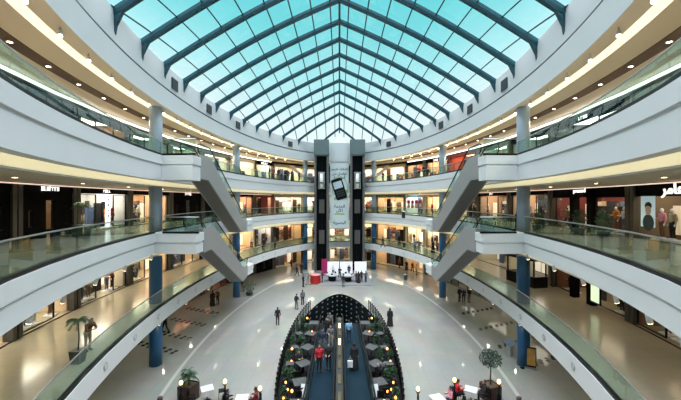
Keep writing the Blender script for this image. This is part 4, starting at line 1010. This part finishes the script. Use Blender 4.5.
for sd, sn in ((-1,'left'),(1,'right')):
    for ri, (y, xs) in enumerate(rows):
        for xi, x in enumerate(xs):
            where = '%s oval flank, %s row from the viewer, %s' % (sn, ORD[ri], 'rim side' if xi else 'inner side')
            p = Vector((sd*x, y, .021)); table(p, .3*ri+xi, 'grey square cafe table, ' + where, False, .62 if xi else 1.0)
            for q in range(2):
                a = .3*ri+xi + q*PI; dd = Vector((math.sin(a), -math.cos(a), 0))*.80
                if abs(p.x+dd.x) < 2.12 or any((p+dd-c_).length < .62 for c_ in taken) or any((p+dd-Vector((sd*x_, y_, .021))).length < .6 for y_, xs_ in rows for x_ in xs_) or abs(p.x+dd.x) > ov((p.y+dd.y-OY)/OB)-.5: continue
                taken.append(p+dd)
                chair(p+dd, a+PI, 'dark cafe chair at %s of table, %s' % ('near side' if dd.y < 0 else 'far side', where.replace(' from the viewer','')))
            if (ri, xi) in ((0,0),(2,1),(4,0)):
                c = thing('candle_lamp', 'glowing candle lamp, ' + where, 'lamp', p+Vector((.1,.05,.72))); link('holder', CN_b, c); link('flame', CN_f, c)
            k += 1
    for ri, y in enumerate((20.0,22.4,24.9,27.5,30.2,32.2)):
        x = ov((y-OY)/OB)-.44
        bush(Vector((sd*x, y, .021)), 'dark potted shrub inside the %s rim railing, %s from the viewer' % (sn, ORD[ri]), .7, .23, 30+ri+(sd > 0)*9, .2)
    for ri, (x, y) in enumerate(((3.15,22.2),(2.95,24.9),(3.05,27.5),(2.9,30.1))):
        bush(Vector((sd*x, y, .021)), 'dark potted shrub between the tables on the %s oval flank, %s from the viewer' % (sn, ORD[ri]), .75, .27, 60+ri+(sd > 0)*9, .2)
    for ri, (x, y) in enumerate(((3.0,19.5),(3.3,19.9),(3.15,20.6),(2.85,20.3),(3.35,21.1))):
        t = thing('standing_lantern', 'glowing orange lantern standing on the %s oval flank, %s of the cluster' % (sn, ORD[ri]), 'lamp', (sd*x,y,.021))
        mb = MB(); mb.lathe([(.11,0),(.11,.05),(.04,.06)], 8); mb.build('base', M_black, t)
        mb = MB(); mb.tube([(0,0,.05),(0,0,.3+.08*ri)], .02, 6); mb.build('stem', M_black, t)
        mb = MB(); mb.ball((0,0,.40+.08*ri), .075 if ri % 2 else .06, 10, 0, (1,1,1.4)); mb.build('flame_glass', M_candle, t)
    # small standing lamps with warm globes
    for ri, (x, y) in enumerate(((3.45,24.6),(2.95,31.0))):
        t = thing('floor_lamp', 'dark lamp post with a warm globe on the %s flank of the oval, %s' % (sn, 'near end' if ri == 0 else 'far end'), 'lamp', (sd*x,y,.021))
        mb = MB(); mb.lathe([(.12,0),(.12,.03),(.03,.06)], 10); mb.build('base', M_black, t)
        mb = MB(); mb.tube([(0,0,.05),(0,0,1.2)], .025, 6); mb.build('post', M_black, t)
        mb = MB(); mb.ball((0,0,1.28), .08, 12); mb.build('globe', M_candle, t)
    for ri, (x, y) in enumerate(((1.95,20.0),)):
        t = thing('menu_board', 'pale menu board beside the %s moving walk' % sn, 'sign', (sd*2.12,19.75,.021), .1*sd)
        mb = MB(); mb.box(-.24,.24,-.02,.02,.5,1.2, 0, Matrix.Rotation(R(-30),4,'X')); mb.build('panel', M_paper, t)
        mb = MB(); mb.tube([(0,.3,0),(0,.3,.62)], .03, 6); mb.build('stand', M_black, t)

fl = [(-1,'black','black','black'),(-1,'grey','navy','grey'),(1,'maroon','black','maroon'),(1,'black','grey','black')]
fk = 0
for c_ in [c for c in taken if abs(c.y-23.6) < 1 or abs(c.y-28.9) < 1][:8]:
    sd = -1 if c_.x < 0 else 1; near = min(((Vector((sd*x_, y_, .021))-c_).length, y_, x_) for y_, xs_ in rows for x_ in xs_); d_ = Vector((sd*near[2], near[1], .021))-c_
    col = ('black','grey','navy','maroon','black','olive','black','brown')[fk % 8]
    person(c_+Vector((0,0,.008)), math.degrees(math.atan2(d_.x, -d_.y)), 'sit', col, 'black', 'person in %s seated at a cafe table, %s oval flank, %s' % (col, 'left' if sd < 0 else 'right', 'diner %s from the viewer' % ORD[fk]), long=fk % 2 == 1); fk += 1

# terraces at the near corners
for sd, sn in ((-1,'left'),(1,'right')):
    x0, x1 = 5.4, 10.0
    mb = MB(); poly = [(sd*4.9,12.5),(sd*8.0,12.5),(sd*9.6,17.6),(sd*9.5,20.0),(sd*8.6,20.2),(sd*6.0,18.4),(sd*4.9,17.6)]
    mb.prism(poly if sd > 0 else poly[::-1], .002, .1); tag(mb.build('terrace_deck', M_wood), 'low reddish wooden terrace deck at the near %s' % sn, 'deck')
    bx = thing('planter_box', 'dark wooden planter box at the corner of the %s terrace' % sn, 'planter', (sd*9.15,20.55,.005), sd*.3)
    mb = MB(); e = .06
    mb.box(-.44,.44,-.44,-.44+e,0,.95); mb.box(-.44,.44,.44-e,.44,0,.95); mb.box(-.44,-.44+e,-.44+e,.44-e,0,.95); mb.box(.44-e,.44,-.44+e,.44-e,0,.95); mb.build('box', M_darkwood, bx)
    mb = MB(); mb.box(-.38,.38,-.38,.38,.02,.9); mb.build('soil', M_stem, bx)
    if sd < 0:
        t = thing('palm_plant', 'bushy green palm growing in the left terrace planter', 'plant', (sd*9.15,20.55,.906)); rnd = random.Random(2)
        mb = MB(); mb.tube([(0,0,0),(.02,0,.6)], [.06,.045], 8); mb.build('trunk', M_stem, t)
        mb = MB(); palm_fronds(mb, (0,0,.55), 14, .62, rnd); palm_fronds(mb, (0,0,.8), 10, .55, rnd); mb.build('fronds', M_leaf, t)
    else: potted_tree(Vector((9.15,20.55,.915)), 'round headed grey green tree growing in the right terrace planter', 1.75, .66, 12)
    for i, (px, py, Y) in enumerate(((181,384,19.0),(225,381,19.1),(260,388,18.4)) if sd < 0 else ((499,383,19.0),(454.5,379.5,19.2),(418,388.5,18.4))):
        z = CZ-(py-200)*Y/F; X = (px-CX)*Y/F
        t = thing('lamp_post', 'dark post lamp with a glowing globe on the %s terrace edge, %s' % (sn, ('outermost','middle','innermost')[i]), 'lamp', (X,Y,.102 if i == 0 else .003))
        h = z-.1
        mb = MB(); mb.lathe([(.13,0),(.13,h*.62),(.10,h*.66),(.05,h*.7),(.05,h-.12)], 10); mb.build('post', M_black, t)
        mb = MB(); mb.lathe([(.09,h-.12),(.12,h-.06),(.10,h-.04)], 12); mb.build('collar', M_gold, t)
        mb = MB(); mb.ball((0,0,h+.07), .12, 12, 0, (.85,.85,1.15)); mb.build('globe', M_globe, t)
    for i, (x, y) in enumerate(((9.75,18.4),(9.05,16.6))):
        t = thing('fence_post', 'short dark wooden post at the outer edge of the %s terrace, %s' % (sn, ('by the planter','near corner')[i]), 'post', (sd*x,y,.003))
        mb = MB(); mb.lathe([(.14,0),(.14,1.35),(.10,1.42)], 10); mb.build('shaft', M_darkwood, t)
        mb = MB(); mb.lathe([(.15,1.0),(.15,1.06)], 10); mb.build('band', M_wood, t)
def seat_person(x, y, rz, top, leg, lab, **kw): return person(Vector((x,y,.105)), rz, 'sit', top, leg, lab, **kw)
def dine(px, py, rz, label, seats, sn):
    p = P(px, py, .85); p.z = .102; table(p, rz, label, True, .76)
    for (a, occ) in seats:
        aa = rz + R(a); d = Vector((math.sin(aa), -math.cos(aa), 0))
        cp = p + d*.86
        chair(cp, aa+PI, 'dark chair %s' % occ[0])
        if occ[1]:
            q = p + d*.84; person(Vector((q.x,q.y,.122)), math.degrees(aa)+180, 'sit', occ[1], occ[2], occ[3], **(occ[4] if len(occ) > 4 else {}))
dine(207,388,.5,'square white table with empty chairs on the left terrace',[(80,('right of the empty white table, left terrace',None)),(-95,('left of the empty white table, left terrace',None))],'left')
dine(242,397.5,.1,'square white table between two diners on the left terrace',[(-80,('under the black clad diner, left terrace','black','black','person in black seated at the left white table, on its left')),(85,('under the maroon clad diner, left terrace','maroon','black','person in maroon seated at the left white table, on its right',dict(long=True)))],'left')
dine(471,389,-.5,'square white table between red and black diners on the right terrace',[(-60,('under the red clad diner, right terrace','red','black','person in red top seated at the right terrace table')),(110,('under the black clad diner, right terrace','black','black','person in black seated at the right terrace table',dict(long=True)))],'right')
dine(437.5,397.5,.3,'square white table with one diner on the right terrace',[(80,('under the pink clad diner, right terrace','pink','navy','person in pink top seated at the right terrace table by the oval'))],'right')

# ------------------------------------------------------------------ stand before the lifts
t = thing('round_stand', 'round red promotion stand with a pale top in front of the left lift', 'stand', P(315.3,283,0)+Vector((0,0,.005)))
mb = MB(); mb.lathe([(.80,0),(.82,.08),(.78,1.15),(.80,1.2)], 28); mb.build('drum', M_red, t)
mb = MB(); mb.lathe([(.82,1.2),(.82,1.26),(.1,1.27)], 28); mb.build('top', mat('pink_top',(.7,.25,.25),.4), t)
t = thing('display_platform', 'low grey carpeted platform under the round counters before the lifts', 'platform', (0,0,0))
a, b, c, d = P(318,285.5,0), P(372,285.5,0), P(368,273,0), P(320,273,0)
mb = MB(); mb.prism([(a.x,a.y),(b.x,b.y),(c.x,c.y),(d.x,d.y)], .004, .06); mb.build('carpet', mat('grey_carpet',(.17,.18,.19),.9,noise=.1,nscale=10), t)
for px0, px1, lab in ((327,339,'white backdrop panel behind the left round counter'),(340,352.5,'white backdrop panel behind the right round counter'),(354.5,366.5,'white backdrop panel at the right display counter')):
    p0, p1 = Q(px0,55.2,0), Q(px1,55.2,0)
    t = thing('backdrop_panel', lab, 'panel', (p0.x,55.2,.062)); w = p1.x-p0.x
    mb = MB(); mb.box(0,w,0,.08,.1,2.0); mb.build('board', mat('white_lit_panel',(.85,.85,.88),.5,emit=(.95,.95,1),estr=.35), t)
    for x in (.1, w-.1):
        mb = MB(); mb.box(x-.05,x+.05,-.2,.28,0,.1); mb.build('foot', M_steel, t)
t = thing('backdrop_panel', 'magenta panel between the red stand and the white panels', 'panel', (Q(321.5,54.9,0).x,54.9,.062))
mb = MB(); mb.box(0,.95,0,.08,.1,2.5); mb.build('board', M_magenta, t); mb = MB(); mb.box(.1,.85,-.2,.28,0,.1); mb.build('foot', M_steel, t)
def counter(p, rz, label):
    t = thing('round_counter', label, 'counter', p, rz)
    mb = MB(); mb.lathe([(.55,0),(.58,.1),(.62,.7)], 24); mb.build('base', M_black, t)
    mb = MB(); mb.lathe([(.62,.66),(.95,.78),(1.0,.92),(.9,.98),(.55,.98),(.5,.9)], 28); mb.build('worktop', mat('pearl_grey_worktop',(.42,.45,.46),.25), t)
    for k in range(3):
        a = .6+k*1.9; mb = MB(); mb.box(-.16,.16,-.012,.012,0,.26,0,Matrix.Translation((.72*math.cos(a),.72*math.sin(a),.985)) @ Matrix.Rotation(a+PI/2,4,'Z') @ Matrix.Rotation(.3,4,'X')); mb.build('screen', M_black, t)
counter(P(332.2,281.0,0)+Vector((0,0,.064)), .3, 'round pearl grey counter with dark base before the lifts, left of the pair')
counter(P(347.5,281.5,0)+Vector((0,0,.064)), 1.3, 'round pearl grey counter with dark base before the lifts, right of the pair')
# advertising stand and touch kiosk by the right near column
p = P(530.5,368,0)+Vector((0,0,.005)); t = thing('poster_stand', 'upright poster stand with an orange picture at the right near column', 'sign', p, R(-25))
mb = MB(); mb.box(-.36,.36,-.04,.04,.08,1.5); mb.build('board', M_black, t)
mb = MB(); mb.box(-.31,.31,-.05,-.04,.2,1.42); mb.build('picture', mat('orange_picture',(.5,.28,.08),.5,noise=.6,nscale=3), t)
mb = MB(); mb.box(-.4,.4,-.2,.2,0,.08); mb.build('foot', M_steel, t)
p = P(509.5,356,0)+Vector((0,0,.005)); t = thing('information_kiosk', 'grey sloped information kiosk beside the right near column', 'kiosk', p, R(40))
mb = MB(); mb.box(-.22,.22,-.16,.16,0,.95); mb.build('pedestal', M_truss, t)
mb = MB(); mb.box(-.5,.5,-.34,.34,0,.07,0,Matrix.Translation((0,0,1.02)) @ Matrix.Rotation(R(22),4,'X')); mb.build('desk_top', mat('blue_grey_panel',(.12,.19,.26),.4), t)
# black market stall on the right lowest gallery
p = Q(526,30.6,Z1)+fz; t = thing('market_stall', 'black market stall on the right lowest gallery behind the near column', 'stall', p, R(-78))
mb = MB(); mb.box(-1.7,1.7,-.7,.7,0,.95); mb.build('counter', M_black, t)
for sx in (-1.6,1.6):
    for sy in (-.6,.6): mb = MB(); mb.box(sx-.05,sx+.05,sy-.05,sy+.05,.95,2.3); mb.build('post', M_black, t)
mb = MB(); mb.box(-1.8,1.8,-.8,.8,2.3,2.55); mb.build('roof', M_black, t)
# posters in the white store window and shop poster light box
r, w, h = SHOPS[(2,1,7)]
for k in range(4):
    t = thing('window_poster', 'red poster in the white store window, %s from its left' % ORD[k], 'poster', (0,0,0))
    loc = r.matrix_basis @ Vector((.9+k*1.0, -.06, .9)); t.location = loc; t.rotation_euler = r.rotation_euler
    mb = MB(); mb.box(-.36,.36,-.01,.01,0,1.35); mb.build('sheet', mat('red_poster',(.55,.03,.05),.5), t)
    mb = MB(); mb.box(-.28,.28,-.02,-.01,.25,.8); mb.build('picture', M_paper, t)

# sloping white stairs at the back of the top gallery
for sd, sn in ((-1,'left'),(1,'right')):
    t = thing('staircase', 'white staircase rising at the back of the top gallery, %s side' % sn, 'stairs', (sd*5.2,60.7,Z3-.028))
    poly = [(0,.0),(.5,.0),(3.7,2.85),(3.7,3.25),(3.3,3.25),(0,.45)]; n = len(poly)
    for yy in (0,1.1):
        v = [(sd*x,yy,z) for x,z in poly]+[(sd*x,yy+.1,z) for x,z in poly]
        mb = MB(); mb.add(v, [tuple(range(n)), tuple(range(2*n-1,n-1,-1))] + [(i,i+n,(i+1)%n+n,(i+1)%n) for i in range(n)]); mb.build('stringer', M_paper, t)
    mb = MB()
    for k in range(13): x = .3+k*.25; z = .2+k*.22; mb.box(min(sd*x,sd*(x+.27)), max(sd*x,sd*(x+.27)), .1,1.1,z-.05,z)
    mb.build('steps', M_paper, t)

# ------------------------------------------------------------------ mannequins in the shop windows
def mannequin(key, fx, fy, top, leg, lab, body=M_paper, rz=0):
    r, w, h = SHOPS[key]; p = r.matrix_basis @ Vector((w*fx, fy, .086)); D = POSES['stand' if (int(fx*100)) % 2 else 'talk']
    b = link('mannequin', D['body'], None, p, r.rotation_euler.z + rz); tag(b, lab, 'mannequin'); setm(b, body)
    o = link('shirt', D['shirt'], b); setm(o, CLO[top])
    if leg: o = link('trousers', D['trousers'], b); setm(o, CLO[leg])
    pl = MB(); pl.box(-.3,.3,-.3,.3,-.068,-.002); pl.build('plinth', M_paper, b)
cols = ['red','black','beige','navy','orange','white','brown','pink']
wh = {1:'lowest gallery',2:'middle gallery',3:'top gallery'}
rnd = random.Random(5)
for key, fxs in {(2,-1,2):(.70,.78,.88),(2,-1,3):(.12,.2,.28),(1,-1,0):(.3,.6),(1,-1,1):(.3,.42,.75),(1,-1,2):(.25,.36,.7,.8),(1,-1,3):(.2,.3,.8),(1,-1,4):(.15,.25,.85),(1,-1,5):(.25,.75),(1,-1,7):(.15,.28,.8,.9),(2,1,2):(.12,.22,.74,.82,.9),(2,1,1):(.3,.4),(2,1,3):(.15,.25,.8),(2,1,4):(.2,.8),(2,1,5):(.25,.75),(1,1,1):(.4,.6),(1,1,2):(.15,.2,.8),(1,1,6):(.15,.25,.8),(1,1,7):(.12,.22,.8,.9),(2,-1,6):(.12,.24,.76,.88),(2,1,6):(.15,.8),(3,1,6):(.15,.26,.8),(3,1,7):(.2,.8)}.items():
    lv, sd, i = key
    fxs = [fx for q, fx in enumerate(sorted(min(max(f, .13), .85) for f in fxs))]
    last = -1
    for k, fx in enumerate(fxs):
        if (fx-last)*SHOPS[key][1] < .75: fx = last + .75/SHOPS[key][1]
        if fx > .87: continue
        last = fx
        c = cols[rnd.randrange(8)]; c2 = ['black','denim','beige','brown'][rnd.randrange(4)]
        mannequin(key, fx, .75, c, c2, 'mannequin in %s top, %s in %s %s-side shop %s from the lifts' % (c, ORD[k], wh[lv], 'left' if sd < 0 else 'right', ORD[9-i]))

# white vertical lettered light box beside the white shop window
r, w, h = SHOPS[(2,-1,2)]
t = thing('light_box', 'tall white glowing light box sign in the left middle gallery window', 'sign', r.matrix_basis @ Vector((w*.5,-.16,.05)), r.rotation_euler.z)
mb = MB(); rrect(mb, 0, 1.35, .42, 2.5, .2, -.06, .06); mb.build('case', mat('white_light_box',(.9,.9,.95),.5,emit=(.9,.93,1),estr=1.4), t)
for k in range(4):
    mb = MB(); mb.ball((0,-.06,2.25-k*.42), .10, 10, 0, (1,.15,1.3 if k % 2 else .9)); mb.build('mark', M_ink, t)
r, w, h = SHOPS[(2,1,1)]
t = thing('fashion_poster', 'pale blue window poster of a face at the black shop, right middle gallery', 'poster', r.matrix_basis @ Vector((w*.36,-.14,.75)), r.rotation_euler.z)
mb = MB(); mb.box(-.55,.55,-.01,.02,0,1.75); mb.build('sheet', mat('pale_blue_poster',(.35,.50,.55),.5,emit=(.6,.8,.85),estr=.35), t)
mb = MB(); mb.ball((.05,-.012,1.0), .3, 14, 0, (.8,.05,1.15)); mb.build('face_print', mat('poster_face',(.5,.38,.30),.6), t)
mb = MB(); mb.ball((.05,-.010,.25), .5, 14, 0, (.9,.03,.95)); mb.build('jacket_print', M_ink, t)
mb = MB(); mb.ball((.05,-.008,1.2), .32, 14, 0, (.9,.05,.7)); mb.build('hair_print', M_hair, t)
r, w, h = SHOPS[(1,1,2)]
t = thing('light_box', 'bright green white light box poster on the right lowest gallery shop', 'sign', r.matrix_basis @ Vector((w*.72,-.45,.4)), r.rotation_euler.z)
mb = MB(); mb.box(-.5,.5,-.05,.05,0,2.1); mb.build('case', M_black, t)
mb = MB(); mb.box(-.42,.42,-.06,-.05,.1,2.0); mb.build('picture', mat('green_white_poster',(.6,.75,.55),.5,noise=.5,nscale=3,emit=(.75,.95,.6),estr=.9), t)

# ------------------------------------------------------------------ sky
LAMP = (140, 100, 260, 900)
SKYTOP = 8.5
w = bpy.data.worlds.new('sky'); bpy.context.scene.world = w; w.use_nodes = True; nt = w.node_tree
bg = nt.nodes['Background']; tc = nt.nodes.new('ShaderNodeTexCoord'); sp = nt.nodes.new('ShaderNodeSeparateXYZ')
nt.links.new(tc.outputs['Generated'], sp.inputs[0])
sq = nt.nodes.new('ShaderNodeMath'); sq.operation = 'MULTIPLY'; nt.links.new(sp.outputs['X'], sq.inputs[0]); nt.links.new(sp.outputs['X'], sq.inputs[1])
mu = nt.nodes.new('ShaderNodeMath'); mu.operation = 'MULTIPLY_ADD'; mu.inputs[1].default_value = -.42; nt.links.new(sq.outputs[0], mu.inputs[0]); nt.links.new(sp.outputs['Z'], mu.inputs[2])
nz = nt.nodes.new('ShaderNodeTexNoise'); nz.inputs['Scale'].default_value = 3.5; nz.inputs['Detail'].default_value = 5; nt.links.new(tc.outputs['Generated'], nz.inputs['Vector'])
ma = nt.nodes.new('ShaderNodeMath'); ma.operation = 'MULTIPLY_ADD'; ma.inputs[1].default_value = -.10; nt.links.new(nz.outputs['Fac'], ma.inputs[0]); nt.links.new(mu.outputs[0], ma.inputs[2])
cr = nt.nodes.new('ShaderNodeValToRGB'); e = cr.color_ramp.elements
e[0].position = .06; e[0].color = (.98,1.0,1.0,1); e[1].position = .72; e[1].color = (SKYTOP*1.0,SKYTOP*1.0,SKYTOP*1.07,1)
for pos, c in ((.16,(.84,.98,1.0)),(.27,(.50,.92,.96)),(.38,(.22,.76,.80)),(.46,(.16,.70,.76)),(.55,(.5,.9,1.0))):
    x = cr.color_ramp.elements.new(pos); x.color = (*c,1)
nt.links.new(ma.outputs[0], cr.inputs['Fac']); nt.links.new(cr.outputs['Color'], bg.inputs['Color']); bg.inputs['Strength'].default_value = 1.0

# ------------------------------------------------------------------ gallery spot lamps added to brighten; lower two ceilings have no fixtures
def lamp(p, e, col=(1,.86,.64)):
    l = bpy.data.lights.new('gallery_downlight_fill', 'SPOT'); l.energy = e; l.color = col; l.spot_size = R(150); l.spot_blend = .6; l.shadow_soft_size = .12
    o = bpy.data.objects.new('gallery_downlight_fill', l); C.objects.link(o); o.location = p
for sd in (-1,1):
    for lv, z, e in ((1, 3.36, LAMP[0]), (2, 7.94, LAMP[1]), (3, 13.02, LAMP[2]), (4, ZC-.1, LAMP[3])):
        a = 16.15 if lv == 4 else 15.9; b = BB+3.05
        for y in [9.16+5.34*k for k in range(10)]:
            t = t_of_y(y, a, b); p = ell(sd*t, a, b); lamp((p.x, p.y, z), e)
            if lv == 3: downlight((p.x, p.y, 13.078), 'round downlight in the middle gallery ceiling, %s side, %s from the near end' % ('left' if sd < 0 else 'right', ORD[int(round((y-9.16)/5.34))]))

# ------------------------------------------------------------------ camera and view
cam = bpy.data.cameras.new('camera'); co = bpy.data.objects.new('camera', cam); C.objects.link(co)
co.location = (0,0,CZ); co.rotation_euler = (R(90),0,0); cam.sensor_width = 36; cam.lens = 36*F/681; cam.clip_start = .05; cam.clip_end = 400
cam.shift_x = 1.0/681
sc = bpy.context.scene; sc.camera = co
sc.view_settings.view_transform = 'Standard'; sc.view_settings.look = 'None'; sc.view_settings.exposure = 0.08; sc.view_settings.gamma = 1
sc.view_settings.use_curve_mapping = False
sc.cycles.use_denoising = True; sc.cycles.max_bounces = 8; sc.cycles.transparent_max_bounces = 16; sc.cycles.diffuse_bounces = 5; sc.cycles.glossy_bounces = 4
sc.cycles.caustics_reflective = False; sc.cycles.caustics_refractive = False; sc.cycles.sample_clamp_indirect = 4
